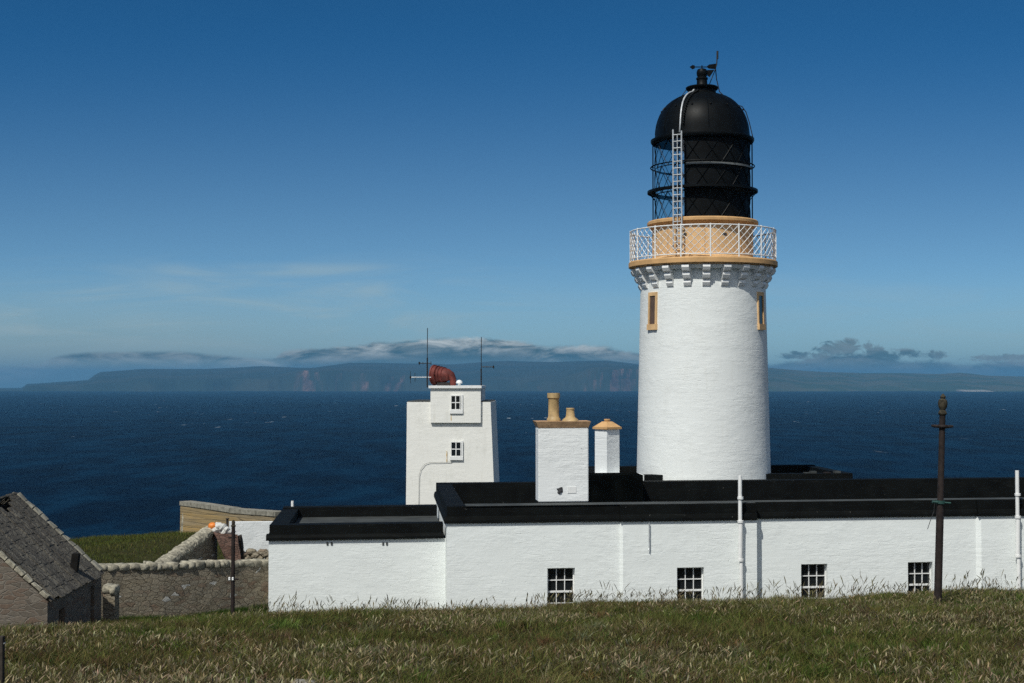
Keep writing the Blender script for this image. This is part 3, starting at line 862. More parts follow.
bm = bmesh.new(); hexa(bm, sqr(hw, zb_ - 1.2) + sqr(hw * .99, zt_)); obj('stack', bm, M_chim, sl)
bm = bmesh.new(); mp_ = B(cx, 12, 0).y / F
hexa(bm, sqr(hw + 2.2 * mp_, zt_) + sqr(hw + 2.3 * mp_, zt_ + 2.2 * mp_)); hexa(bm, sqr(hw + 1.5 * mp_, zt_ + 2.2 * mp_) + sqr(5 * mp_, zt_ + 7.5 * mp_))
obj('cap', bm, M_buff, sl)
bm = bmesh.new(); lathe(bm, [(0, zt_ + 7.5 * mp_), (2.6 * mp_, zt_ + 7.5 * mp_), (3.2 * mp_, zt_ + 9 * mp_), (3 * mp_, zt_ + 10 * mp_), (0, zt_ + 10 * mp_)], 16, ctr); obj('pot', bm, M_buff, sl)

# ------------------------------------------------------------------ lighthouse
LY = 64.0
PX = LY / F                                         # metres per pixel at the tower axis
base = at(703.4, 478, LY)
LX = base.x
gzl = gz(LX, LY)
lh = empty('lighthouse', (LX, LY, gzl))
tag(lh, 'tall round white lighthouse tower with buff gallery and black domed lantern', 'lighthouse')


def lz(py, front=0.0):                              # height above the tower foot, read at the axis or at a nearer face
    return at(704, py, LY - front).z - gzl


FACE = math.degrees(math.atan2(LX, LY))


def az(deg, r, z):                                  # bearing seen from the camera: 0 faces it, positive to the right
    deg -= FACE
    return Vector((r * math.sin(R(deg)), -r * math.cos(R(deg)), z))


R_bot, R_top = 66.4 * PX, 61.4 * PX
z_sb = lz(263.7, 3.3); z_st = lz(256, 3.3); z_cb = lz(287, 2.9)
rise = lz(285) - lz(478)
slope = (66.4 - 62.0) * PX / rise
RT = lambda z: R_bot - slope * (z - lz(478))
bm = bmesh.new()
nz = 40
prof = [(RT(-.5 + (z_sb + .5) * k / nz), -.5 + (z_sb + .5) * k / nz) for k in range(nz + 1)]
lathe(bm, prof, 128, uvs=True)
# slit windows are cut through the shell below with real recesses
tower = obj('tower', bm, M_tower, lh, smooth_='all')
for deg in (-50.5, 63):
    zw0, zw1 = lz(329.5, 2.0), lz(291.5, 2.0)
    wnd = empty('window', parent=lh)
    zm = (zw0 + zw1) / 2; r = RT(zm); tl_ = (RT(zw1) - RT(zw0)) / (zw1 - zw0)
    er, et = az(deg, 1, 0), Vector((math.cos(R(deg - FACE)), math.sin(R(deg - FACE)), 0))
    W = lambda s_, d_, z: er * (RT(z) + d_) + et * s_ + Vector((0, 0, z))
    bm = bmesh.new(); fw, ow = .30, .20
    box(bm, -fw, -ow, -.28, .05, zw0 + .25, zw1, W); box(bm, ow, fw, -.28, .05, zw0 + .25, zw1, W)
    box(bm, -ow, ow, -.28, .05, zw1 - .16, zw1, W); box(bm, -fw - .02, fw + .02, -.28, .09, zw0, zw0 + .25, W)
    obj('frame', bm, M_buff2, wnd)
    bm = bmesh.new(); box(bm, -ow, ow, -.10, .012, zw0 + .25, zw1 - .16, W); obj('pane', bm, plain('brown window paint', (.11, .07, .05), .5) if deg < 0 else M_glass, wnd)

# corbels
RG = 74.0 * PX
bm = bmesh.new()
hw_ = .16
tiers = 3
hh = (z_sb - z_cb) / tiers
r_out = [RG - .10, RG - .27, RG - .43]
for k in range(tiers):
    z1_ = z_sb - k * hh; z0_ = z1_ - hh + .015; ro = r_out[k]; ri = 2.55
    pr = [(ri, z1_), (ro, z1_), (ro + .02, z1_ - hh * .35), (ro - .05, z1_ - hh * .75), (ro - .16, z0_), (ri, z0_)]
    A_ = [bm.verts.new((-hw_, -a, z)) for a, z in pr]; Bq = [bm.verts.new((hw_, -a, z)) for a, z in pr]
    for q in range(6): bm.faces.new((A_[q], A_[(q + 1) % 6], Bq[(q + 1) % 6], Bq[q]))
    bm.faces.new(A_); bm.faces.new(Bq[::-1])
cor = obj('corbel', bm, M_white, lh)
NC = 22
for k in range(NC):
    o = cor if k == 0 else cor.copy()
    if k: COL.objects.link(o); o.parent = lh
    o.rotation_euler = (0, 0, R(3.0 - FACE + 360 / NC * k))
bm = bmesh.new()
lathe(bm, [(2.3, z_sb + .004), (RG - .22, z_sb + .004), (RG - .10, z_sb + .05), (RG - .06, z_sb + .05), (RG, z_sb + .09), (RG, z_st - .05), (RG - .04, z_st), (2.0, z_st)], 96, closed=True)
obj('gallery', bm, M_buff, lh, smooth_=True)
bm = bmesh.new(); lathe(bm, [(RT(z_sb) - .12, z_sb - .16), (RG - .30, z_sb - .15), (RG - .22, z_sb + .002), (RT(z_sb) - .12, z_sb + .002)], 96, closed=True)
obj('gallery_soffit', bm, M_tower, lh, smooth_=True)

# railing with crossed diagonals
rail_h = lz(224, 3.3) - z_st
RL = RG - .08
rl = empty('railing', parent=lh)
ring = lambda r, z, n=96: [Vector((r * math.cos(2 * math.pi * k / n), r * math.sin(2 * math.pi * k / n), z)) for k in range(n + 1)]
bm = bmesh.new()
tube(bm, ring(RL, z_st + rail_h), .030, 6, False); tube(bm, ring(RL, z_st + .12), .024, 6, False)
obj('rail', bm, M_white, rl, smooth_=True)
bm = bmesh.new()
nd = 60; sweep = 360 / 16 * 1.0
for k in range(nd):
    for sgn in (1, -1):
        a = 360 / nd * k
        tube(bm, [az(a + sgn * sweep * q / 4, RL + sgn * .012, z_st + .12 + (rail_h - .12) * q / 4) for q in range(5)], .0135, 4, False)
obj('lattice', bm, M_white, rl)
for k in range(16):
    a = -16.5 + 22.5 * k
    bm = bmesh.new(); tube(bm, [az(a, RL, z_st), az(a, RL, z_st + rail_h + .05)], .032, 8); obj('post', bm, M_white, rl)

# lantern pedestal and cornice
z_d0, z_d1 = z_st, lz(224.6, 2.4)
RD = 50.0 * PX
bm = bmesh.new(); lathe(bm, [(RD, z_d0), (RD + .06, z_d0), (RD + .06, z_d0 + .12), (RD, z_d0 + .16), (RD, z_d1 + .02), (1.5, z_d1 + .02)], 72)
obj('lantern_base', bm, M_buff2, lh, smooth_=True)
for k in range(16):
    bm = bmesh.new(); a = -20 + 22.5 * k
    W = lambda s_, d_, z: az(a, RD + d_, z) + Vector((math.cos(R(a - FACE)), math.sin(R(a - FACE)), 0)) * s_
    if k % 2: box(bm, -.02, .02, -.02, .012, z_d0 + .18, z_d1 - .02, W); obj('joint', bm, M_buff, lh)
    else: box(bm, -.09, .09, -.02, .03, z_d1 - .42, z_d1 - .33, W); obj('vent_slot', bm, M_lead, lh)
z_g0 = lz(215.4, 2.3)
RC = 55.3 * PX
bm = bmesh.new(); lathe(bm, [(RD - .3, z_d1 + .0), (RC - .22, z_d1), (RC - .10, z_d1 + .14), (RC, z_d1 + .22), (RC, z_d1 + .33), (RC - .05, z_g0 - .03), (1.9, z_g0 + .0)], 96)
obj('cornice', bm, M_buff, lh, smooth_=True)

# glazing
RLN = 47.6 * PX
z_g1 = lz(143.5, 0)
rows_n = 3
hs = (z_g1 - z_g0) / rows_n
A_OPEN0, A_OPEN1 = -22 - FACE, -208 - FACE                       # glazed sector runs round by the left (seaward) side
bm = bmesh.new()
lathe(bm, [(RLN - .03, z_g0), (RLN - .03, z_g1)], 60, (0, 0, 0), R(A_OPEN1 - 90), R(A_OPEN0 - 90)); obj('lantern_glass', bm, M_lglass, lh, smooth_='all')
bm = bmesh.new()
lathe(bm, [(RLN - .09, z_g0), (RLN - .03, z_g0), (RLN - .03, z_g1), (RLN - .09, z_g1)], 40, (0, 0, 0), R(A_OPEN0 - 90), R(A_OPEN1 + 360 - 90), closed=True); obj('blank_panel', bm, M_panel, lh, smooth_=True)
nb = 16
bm = bmesh.new()
for j in range(rows_n):
    for k in range(nb):
        for sgn in (1, -1):
            a = 360 / nb * k + (11.25 if j % 2 else 0)
            tube(bm, [az(a + sgn * 22.5 * q / 3, RLN - (.008 if -24 < ((a + sgn * 11 + 180) % 360 - 180) < 152 else 0), z_g0 + hs * (j + q / 3)) for q in range(4)], .017, 4, False)
for j in range(rows_n + 1): tube(bm, ring(RLN, z_g0 + hs * j, 72), .022, 4, False)
obj('astragal', bm, M_iron, lh)
# optic behind the glass
bm = bmesh.new(); lathe(bm, [(0, z_g0), (.45, z_g0), (.4, z_g0 + 1.0), (0, z_g0 + 1.0)], 24); obj('optic_pedestal', bm, M_iron, lh, smooth_=True)
bm = bmesh.new(); lathe(bm, [(0, z_g0 + 1.0), (.5, z_g0 + 1.0), (.72, z_g0 + 1.5), (.74, z_g0 + 1.9), (.6, z_g0 + 2.3), (0, z_g0 + 2.5)], 24); obj('optic', bm, M_optic, lh, smooth_=True)

# rings round the lantern
def ringobj(name, r, z, h_, w_, mat=M_iron):
    bm = bmesh.new(); lathe(bm, [(r - w_, z - h_ / 2), (r, z - h_ / 2), (r, z + h_ / 2), (r - w_, z + h_ / 2)], 80, closed=True)
    return obj(name, bm, mat, lh, smooth_=True)


for a in (-88, 88, -150, 150):
    bm = bmesh.new(); tube(bm, [az(a, 49.3 * PX, z_g0), az(a, 49.3 * PX, lz(143))], .03, 6); obj('stanchion', bm, M_iron, lh)
ringobj('catwalk', 55.0 * PX, lz(192.3), .10, .30)
for k in range(20):
    a = 18 * k + 6; bm = bmesh.new()
    tube(bm, [az(a, RLN, lz(200)), az(a, 54 * PX, lz(192.6))], .018, 4); obj('bracket', bm, M_iron, lh)
bm = bmesh.new(); tube(bm, ring(51.6 * PX, lz(167.5), 72), .028, 6, False)
for k in range(12): tube(bm, [az(30 * k + 8, RLN, lz(168)), az(30 * k + 8, 51.6 * PX, lz(167.5))], .016, 4)
obj('handrail', bm, M_iron, lh)
bm = bmesh.new()
lathe(bm, [(48.6 * PX, lz(161.6, 2.2)), (49.4 * PX, lz(161.6, 2.2)), (49.4 * PX, lz(163.6, 2.2)), (48.6 * PX, lz(163.6, 2.2))], 40, (0, 0, 0), R(-19 - FACE - 90), R(80 - FACE - 90), closed=True)
obj('grey_band', bm, plain('pale grey bar', (.15, .16, .16), .6), lh, smooth_=True)
# gutter and dome
dome_pts = [(47.2, 144.2), (50.4, 143.8), (51.6, 142.0), (51.6, 140.2), (50.0, 139.4), (47.6, 139.0), (47.2, 135.4), (46.8, 131), (46.0, 126), (44.6, 121), (42.4, 115.5), (39.2, 110), (35.2, 105.4),
            (30.4, 101.4), (25, 98.2), (19.5, 96), (15.2, 94.6), (13.8, 93), (14.0, 91.2), (16.0, 89.4), (16.4, 87.8), (15.2, 87.0), (6.5, 86.4), (0, 86.3)]
bm = bmesh.new(); lathe(bm, [(r * PX, lz(y)) for r, y in dome_pts], 96)
bm.verts.ensure_lookup_table()
obj('dome', bm, M_iron, lh, smooth_=True)
bm = bmesh.new()                                     # dome plate seams and studs
for k in range(12):
    a = 8 + 30 * k
    tube(bm, [az(a, r * PX + .006, lz(y)) for r, y in dome_pts[6:17]], .016, 4, False)
for k in range(14):
    a = 12 + 25.7 * k
    blob(bm, az(a, 40.5 * PX, lz(110.8)), .05, .05, .05, 1, 0)
obj('dome_ribs', bm, M_iron, lh)
# ventilator neck, ball and vanes
vt = empty('ventilator', parent=lh)
bm = bmesh.new(); lathe(bm, [(r * PX, lz(y)) for r, y in [(6.2, 87.4), (6.2, 86), (5.4, 85), (5.2, 80), (5.9, 79.5), (5.9, 78), (4.6, 77.5), (4.6, 76.5), (5.2, 75.5), (5.5, 73), (5.2, 71), (4.2, 69.4), (2, 68.6), (0, 68.5)]], 28)
obj('neck', bm, M_iron, vt, smooth_=True)
bm = bmesh.new()                                     # arrow vane
W = lambda x, y_, z: Vector((x * PX, y_, lz(z)))
tube(bm, [W(0, 0, 69), W(0, 0, 65.5)], .03, 6); tube(bm, [W(-9, 0, 67), W(12, .0, 67)], .022, 6)
for pts in ([(-12.5, 67), (-9.5, 65), (-7.2, 65.6), (-7.2, 68.4), (-9.5, 69.4)], [(4.5, 66.8), (7, 64.6), (14.2, 63.6), (14, 69.3), (7, 68.6)]):
    A_ = [bm.verts.new(W(x, -.012, z)) for x, z in pts]; Bq = [bm.verts.new(W(x, .012, z)) for x, z in pts]
    n_ = len(pts); bm.faces.new(A_); bm.faces.new(Bq[::-1])
    for q in range(n_): bm.faces.new((A_[q], A_[(q + 1) % n_], Bq[(q + 1) % n_], Bq[q]))
obj('weather_vane', bm, M_iron, vt)
bm = bmesh.new(); pts = [(5, 70.5), (12.4, 70.2), (7.5, 77.4), (5.2, 76)]
A_ = [bm.verts.new(W(x, -.1, z)) for x, z in pts]; Bq = [bm.verts.new(W(x, -.06, z)) for x, z in pts]
bm.faces.new(A_); bm.faces.new(Bq[::-1])
for q in range(4): bm.faces.new((A_[q], A_[(q + 1) % 4], Bq[(q + 1) % 4], Bq[q]))
obj('vent_cowl', bm, M_iron, vt)
bm = bmesh.new()
tube(bm, [W(7, .2, 86), W(13.5, .2, 70), W(15.4, .2, 64)], .022, 6); tube(bm, [W(15.4, .2, 64), W(16.3, .2, 50)], .03, 6); tube(bm, [W(16.2, .2, 58), W(16.3, .2, 50)], .05, 6)
obj('lightning_rod', bm, M_wire, vt)
bm = bmesh.new()
tube(bm, [W(14.2, .2, 67), W(15.2, .2, 78), W(18, .15, 91), W(22.5, .0, 96.4), W(31, .0, 100.2), W(36.5, .0, 105.4), W(40, .0, 106.4), W(44, .0, 112), W(47.2, .0, 122), W(51, .0, 138)], .024, 5)
obj('conductor_cable', bm, M_wire, lh); bm = bmesh.new(); tube(bm, [W(-16, .0, 90), W(-20, .0, 95.5), W(-23, 0, 101)], .016, 5); obj('conductor_cable', bm, M_wire, lh); bm = bmesh.new(); tube(bm, [W(-39.5, 0, 110), W(-37.5, 0, 107.8), W(-35, 0, 108.6)], .03, 5)
obj('lifting_eye', bm, M_wire, lh)

# ladder up the lantern and over the dome
ld = empty('ladder', parent=lh)
LA = -25.0; LR = 56.8 * PX
et = Vector((math.cos(R(LA - FACE)), math.sin(R(LA - FACE)), 0)); hw_ = 4.35 * PX / math.cos(R(LA)) * .94
def LP(s_, py): return az(LA, LR, lz(py, 2.3)) + et * s_
ys_ = (131.5, 249)
for sgn in (-1, 1):
    bm = bmesh.new(); tube(bm, [LP(sgn * hw_, ys_[0] - (3 if sgn < 0 else 1)), LP(sgn * hw_, ys_[1])], .035, 6); obj('rail', bm, M_galv, ld)
py = 134.0
while py < 248:
    bm = bmesh.new(); tube(bm, [LP(-hw_, py), LP(hw_, py)], .026, 6); py += 6.7
    obj('rung', bm, M_galv, ld)
bm = bmesh.new(); tube(bm, [LP(0, 134), LP(0, 247)], .02, 6); obj('safety_rail', bm, M_galv, ld)
for py in (138, 192, 219, 246):
    bm = bmesh.new(); tube(bm, [LP(hw_, py), az(LA + 2, RLN if py < 200 else RC, lz(py, 2.1))], .02, 5); obj('stay', bm, M_iron, ld)
arc = [(r + 1.6, y - .6) for r, y in dome_pts[7:17]] + [(15.0, 92.5), (10, 88.5)]
bm = bmesh.new(); tube(bm, [az(LA - 1.5, 49.4 * PX, lz(142))] + [az(LA - 1.5 - (46 - r) * .25, r * PX, lz(y)) for r, y in arc], .040, 6); obj('roof_rail', bm, M_galv, ld, smooth_='all')
bm = bmesh.new()
for k, (r, y) in enumerate(arc[:-1]):
    rr_, yy = (r + arc[k + 1][0]) / 2, (y + arc[k + 1][1]) / 2
    for q_, yq in ((r, y), (rr_, yy)):
        p_ = az(LA + 3.2 + (46 - q_) * .16, q_ * PX, lz(yq)); blob(bm, p_, .055, .055, .05, 1, 0)
obj('roof_step', bm, M_iron, ld)

# ------------------------------------------------------------------ fog signal tower
FY = 88.0
fx = at(405.6, 480, FY).x
fz = gz(fx + 2.7, FY + 2)
fog = empty('foghorn_tower', (fx, FY, fz), R(-2.6))
tag(fog, 'square white fog signal tower with a stepped top and two small windows', 'tower')
FP = FY / F
fh = lambda py: at(450, py, FY).z - fz
wF = 89.6 * FP; dF = 6.2; tp = .35 * FP
bm = bmesh.new()
hexa(bm, [Vector(q) for q in ((0, 0, -1.5), (wF + .1, 0, -1.5), (wF + .1, dF, -1.5), (0, dF, -1.5), (1.0 * FP, .1, fh(402)), (wF - .3, .1, fh(402)), (wF - .3, dF - .1, fh(402)), (1.0 * FP, dF - .1, fh(402)))])
obj('wall', bm, M_fog, fog)
bm = bmesh.new(); box(bm, 1.6 * FP, wF - .36, .14, dF - .15, fh(402), fh(400.9)); obj('coping', bm, M_roof, fog)
Wf = lambda u, v, z: fog.matrix_basis @ Vector((u, v, z))
ub0, ub1 = 25.0 * FP, 75.2 * FP
bm = bmesh.new(); box(bm, ub0, ub1, -.10, 4.2, fh(422.6), fh(388.2)); obj('upper_block', bm, M_fog, fog)
bm = bmesh.new(); box(bm, ub0 - 1.8 * FP, ub1 + .9 * FP, -.24, 4.35, fh(388.2), fh(385.6)); obj('coping', bm, M_white, fog)
sash(fog, 'window', Wf, 45.3 * FP, 55.0 * FP, -.10, fh(409.8), fh(395.2), 2, 2, -.075, bar=.055)
sash(fog, 'window', Wf, 45.2 * FP, 55.6 * FP, .04, fh(456.4), fh(441.6), 2, 2, -.075, bar=.055)
for y0 in (395.2, 441.6):                            # raised white surrounds
    v_ = -.10 if y0 < 400 else .03
    bm = bmesh.new(); x0, x1 = 44.4 * FP, 57.4 * FP
    box(bm, x1 - 1.5 * FP, x1, v_ - .07, v_ + .02, fh(y0 + 17), fh(y0 - .6)); box(bm, x0, x1, v_ - .09, v_ + .02, fh(y0 + 18.3), fh(y0 + 14.8)); obj('surround', bm, M_white, fog)
bm = bmesh.new(); v_ = .0
tube(bm, [(47.5 * FP, v_, fh(459.5)), (45.5 * FP, v_, fh(462)), (24 * FP, v_, fh(462.4)), (19.5 * FP, v_, fh(464)), (15.5 * FP, v_ - .02, fh(468.5)), (13.6 * FP, v_ - .03, fh(475)), (13.2 * FP, v_ - .04, fh(505))], .014, 5)
obj('cable', bm, plain('grey cable', (.30, .30, .28), .7), fog)
m, t, b = material('rust stain'); M_stain = m
co = coords(t); b.inputs['Roughness'].default_value = .9
t.links.new(mixc(t, smooth(t, noise(t, co, 9, 4), .35, .65), (.52, .34, .12), (.74, .66, .52)), b.inputs['Base Color'])
bm = bmesh.new(); box(bm, 40.6 * FP, 41.6 * FP, .035, .06, fh(462), fh(451)); obj('rust_streak', bm, M_stain, fog)
bm = bmesh.new(); box(bm, 45.2 * FP, 46.2 * FP, -.104, -.08, fh(421), fh(412)); obj('rust_streak', bm, M_stain, fog)

# foghorn: ribbed red drum with an elbow
top_z = fz + fh(385.6)
hp = at(446, 386, FY + 1.4)
horn = empty('foghorn', (hp.x, FY + 1.5, top_z))
tag(horn, 'big rust-red foghorn with a ribbed mouth on top of the fog signal tower', 'foghorn')
q = FP
rot = Matrix.Rotation(R(-28), 4, 'Z') @ Matrix.Rotation(R(-90), 4, 'Y')
bm = bmesh.new()
lathe(bm, [(r * q, z * q) for r, z in [(0, -9), (4, -8.6), (5.6, -7), (6.4, -5), (7.2, -2.6), (8.2, -2.4), (8.2, -1.6), (8.0, 1), (8.9, 1.2), (8.9, 2), (8.8, 4.6), (9.8, 4.8), (9.8, 5.6), (9.6, 8.4), (10.4, 8.7), (10.6, 10), (9.9, 10.2), (8.4, 8)]], 40)
bmesh.ops.transform(bm, matrix=Matrix.Translation((-3.5 * q, 0, 10.6 * q)) @ rot, verts=bm.verts)
obj('drum', bm, M_red, horn, smooth_=True)
bm = bmesh.new(); lathe(bm, [(8.4 * q, 8 * q), (6.5 * q, 4 * q), (0, 3 * q)], 40)
bmesh.ops.transform(bm, matrix=Matrix.Translation((-3.5 * q, 0, 10.6 * q)) @ rot, verts=bm.verts); obj('mouth', bm, M_horn_in, horn, smooth_=True)
bm = bmesh.new(); tube(bm, [(-2.5 * q, -.1, 12.5 * q), (2 * q, -.15, 12.4 * q), (5.2 * q, -.2, 10.4 * q), (7 * q, -.2, 6 * q), (7.3 * q, -.2, 0)], 5.2 * q, 20, True, 3.0 * q); obj('elbow', bm, M_red, horn, smooth_=True)
bm = bmesh.new(); box(bm, -9 * q, 4.5 * q, -.3, .3, 0, 3.2 * q); obj('cradle', bm, M_horn_in, horn)

bp = at(459.3, 385.6, FY + .5)
bcn = empty('beacon', (bp.x, FY + .5, top_z)); tag(bcn, 'small white dome lamp on the tower roof beside the red foghorn', 'lamp')
bm = bmesh.new(); lathe(bm, [(0, 0), (.09, 0), (.09, .14), (0, .14)], 16); obj('stem', bm, M_white, bcn)
bm = bmesh.new(); lathe(bm, [(0, .14), (.2, .14), (.2, .2), (.17, .28), (.09, .34), (0, .36)], 20); obj('dome_cap', bm, M_white, bcn, smooth_=True)


def mast(px, ytop, ybot, label, booms):
    p0 = at(px, ybot, FY + .4)
    r_ = empty('antenna_mast', p0); tag(r_, label, 'antenna', 'antenna masts on the fog signal tower')
    Q = lambda x, y: at(x, y, FY + .4) - p0
    bm = bmesh.new(); tube(bm, [Q(px, ybot), Q(px, (ytop + ybot) / 2)], .05, 6); tube(bm, [Q(px, (ytop + ybot) / 2), Q(px + .2, ytop)], .026, 6); obj('pole', bm, M_wire, r_)
    for (xa, xb, y, m_, rods) in booms:
        bm = bmesh.new(); tube(bm, [Q(xa, y), Q(xb, y)], .03, 6); obj('boom', bm, m_, r_)
        for (x, h_) in rods:
            bm = bmesh.new(); tube(bm, [Q(x, y - h_), Q(x, y + h_)], .016, 5); obj('element', bm, M_wire, r_)
        x = rods[0][0]
        bm = bmesh.new(); tube(bm, [Q(x, y - 1), Q(x, y + 1)], .06, 6); obj('clamp', bm, M_wire, r_)


mast(427.3, 328, 387.5, 'tall thin antenna mast with two side booms left of the foghorn', [(410.5, 431, 377.3, M_galv, [(410.5, 6), (415, 4.5)]), (419, 431.5, 363.2, M_wire, [(419.3, 1.6), (423, 1.2), (431, 1.8)])])
mast(481.2, 337, 400.5, 'thin antenna mast with one side boom right of the foghorn', [(481, 494, 366.9, M_wire, [(493.5, 1.8), (487, 1)])])

# ------------------------------------------------------------------ stone barn with a flagstone roof
E1, E2 = at(47.5, 600, 36.0), at(101.5, 572, 41.2)
zE = (E1.z + E2.z) / 2
barn = empty('stone_barn', (E1.x, E1.y, gz(E1.x, E1.y)))
tag(barn, 'derelict low stone barn with a grey flagstone roof half cut off at the left edge', 'barn')
ax = (E2 - E1); ax.z = 0; BL = ax.length; ax.normalize(); nx_ = Vector((-ax.y, ax.x, 0))   # nx_ points away to the left
HALF, RISE = 2.42, 2.24
BZ = lambda s, c_, z: Vector((E1.x + ax.x * s + nx_.x * c_, E1.y + ax.y * s + nx_.y * c_, z)) - barn.location
bm = bmesh.new(); zg = -8.2
TW = .45
def gable(s0, s1, lift):
    pr = [(0, zg), (0, zE + lift), (HALF, zE + RISE + lift), (2 * HALF, zE + lift), (2 * HALF, zg)]
    A_ = [bm.verts.new(BZ(s0, c_, z)) for c_, z in pr]; Bq = [bm.verts.new(BZ(s1, c_, z)) for c_, z in pr]
    for q_ in range(5): bm.faces.new((A_[q_], A_[(q_ + 1) % 5], Bq[(q_ + 1) % 5], Bq[q_]))
    bm.faces.new(A_[::-1]); bm.faces.new(Bq)
gable(0.0, TW, -.06); gable(BL - TW, BL, -.06)
wall_panel(bm, lambda u, v, z: BZ(u, v, z), TW, BL - TW, .0, zg, zE - .06, [(BL - 1.15, BL - .75, zE - 1.5, zE - .25), (1.0, 1.55, zg + .2, zE - .42)], .3)
box(bm, TW, BL - TW, 2 * HALF - TW, 2 * HALF, zg, zE - .06, BZ)
obj('wall', bm, M_barnwall, barn)
bm = bmesh.new()                                     # near-black floor and inner eave wall; the interior's shade is in their colour
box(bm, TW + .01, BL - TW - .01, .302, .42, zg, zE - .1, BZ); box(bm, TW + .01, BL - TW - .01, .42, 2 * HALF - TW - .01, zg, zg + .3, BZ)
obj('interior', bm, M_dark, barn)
# roof: individually laid slabs in one mesh per slope
slen = math.hypot(HALF, RISE)
for side in (0, 1):
    bm = bmesh.new(); ncol, nrow = 15, 11
    rnd = random.Random(3 + side)
    edges = [0.05]
    while edges[-1] < BL - .25: edges.append(edges[-1] + rnd.uniform(.26, .46))
    edges[-1] = BL - .05
    for a_, b_ in zip(edges, edges[1:]):
        t0 = -.10 + rnd.uniform(-.05, .05); coloff = rnd.uniform(-.02, .025)
        while t0 < slen - .02:
            t1 = min(slen + .01, t0 + rnd.uniform(.26, .46))
            if not (side == 0 and t0 > slen - .62 and .4 < (a_ + b_) / 2 < 4.3 and rnd.random() < .8 and (a_ + b_) / 2 > 2.9):
                hs_ = .03 + coloff + rnd.uniform(0, .008)
                def slab(s_, tt, h_):
                    c_ = tt / slen * HALF; z = zE + tt / slen * RISE
                    n_ = Vector((-RISE, HALF)).normalized()
                    c2_ = c_ + n_.x * h_; z += n_.y * h_
                    if side: c2_ = 2 * HALF - c2_
                    return BZ(s_, c2_, z)
                g_ = .022
                j1, j2 = rnd.uniform(-.012, .012), rnd.uniform(-.012, .012)
                hexa(bm, [slab(a_ + g_, t0 + j1, hs_ - .03), slab(b_ - g_, t0 + j2, hs_ - .03), slab(b_ - g_, t1 + .05, hs_ - .045), slab(a_ + g_, t1 + .05, hs_ - .045),
                          slab(a_ + g_, t0 + j1, hs_ + .012), slab(b_ - g_, t0 + j2, hs_ + .012), slab(b_ - g_, t1 + .05, hs_ + .0), slab(a_ + g_, t1 + .05, hs_ + .0)])
            t0 = t1
    obj('roof', bm, M_slate, barn)
# sarking under the slabs, near black to carry the interior's shade
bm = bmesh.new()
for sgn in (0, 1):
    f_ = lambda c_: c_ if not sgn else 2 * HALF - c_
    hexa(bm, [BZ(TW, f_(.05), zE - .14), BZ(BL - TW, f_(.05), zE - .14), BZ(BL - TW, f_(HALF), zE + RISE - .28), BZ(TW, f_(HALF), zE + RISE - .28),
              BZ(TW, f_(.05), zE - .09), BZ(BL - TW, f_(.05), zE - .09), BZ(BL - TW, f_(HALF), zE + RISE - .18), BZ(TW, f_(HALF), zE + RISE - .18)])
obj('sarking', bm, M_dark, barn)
# gable copings of rough stones
for s_, nm in ((.10, 0), (BL - .12, 1)):
    bm = bmesh.new(); rnd = random.Random(21 + nm); tt = .0
    while tt < slen - .22:
        L_ = rnd.uniform(.24, .40)
        for side in (0, 1):
            c_ = (tt + L_ / 2) / slen * HALF; z = zE + (tt + L_ / 2) / slen * RISE + .03
            c_ = c_ if not side else 2 * HALF - c_
            r = bmesh.ops.create_cube(bm, size=1.0)
            ang = math.atan2(RISE, HALF) * (1 if not side else -1)
            wd = .24 if nm else .15
            for v in r['verts']:
                x, y, zz = v.co.x * wd, v.co.y * (L_ - .02), v.co.z * (.13 if nm else .10)
                x += rnd.uniform(-.02, .02); y += rnd.uniform(-.02, .02); zz += rnd.uniform(-.02, .03)
                v.co = BZ(s_ + x, c_ + y * math.cos(ang) - zz * math.sin(ang), z + y * math.sin(ang) + zz * math.cos(ang))
        tt += L_
    bmesh.ops.bevel(bm, geom=bm.edges[:], offset=.015, segments=1, affect='EDGES')
    obj('gable_coping', bm, M_lichen_stone if not nm else M_capstone, barn)
# small black flue near the eave
fp = at(72.8, 577, 39.4) ; ft = at(76.2, 553.5, 39.4)
bm = bmesh.new(); d_ = .095
hexa(bm, [Vector((fp.x + a_, fp.y + b_, fp.z - .15)) - barn.location for a_, b_ in ((-d_, -d_), (d_, -d_), (d_, d_), (-d_, d_))] +
     [Vector((ft.x + a_, ft.y + b_, ft.z)) - barn.location for a_, b_ in ((-d_, -d_), (d_, -d_), (d_, d_), (-d_, d_))])
obj('flue', bm, M_dark, barn)

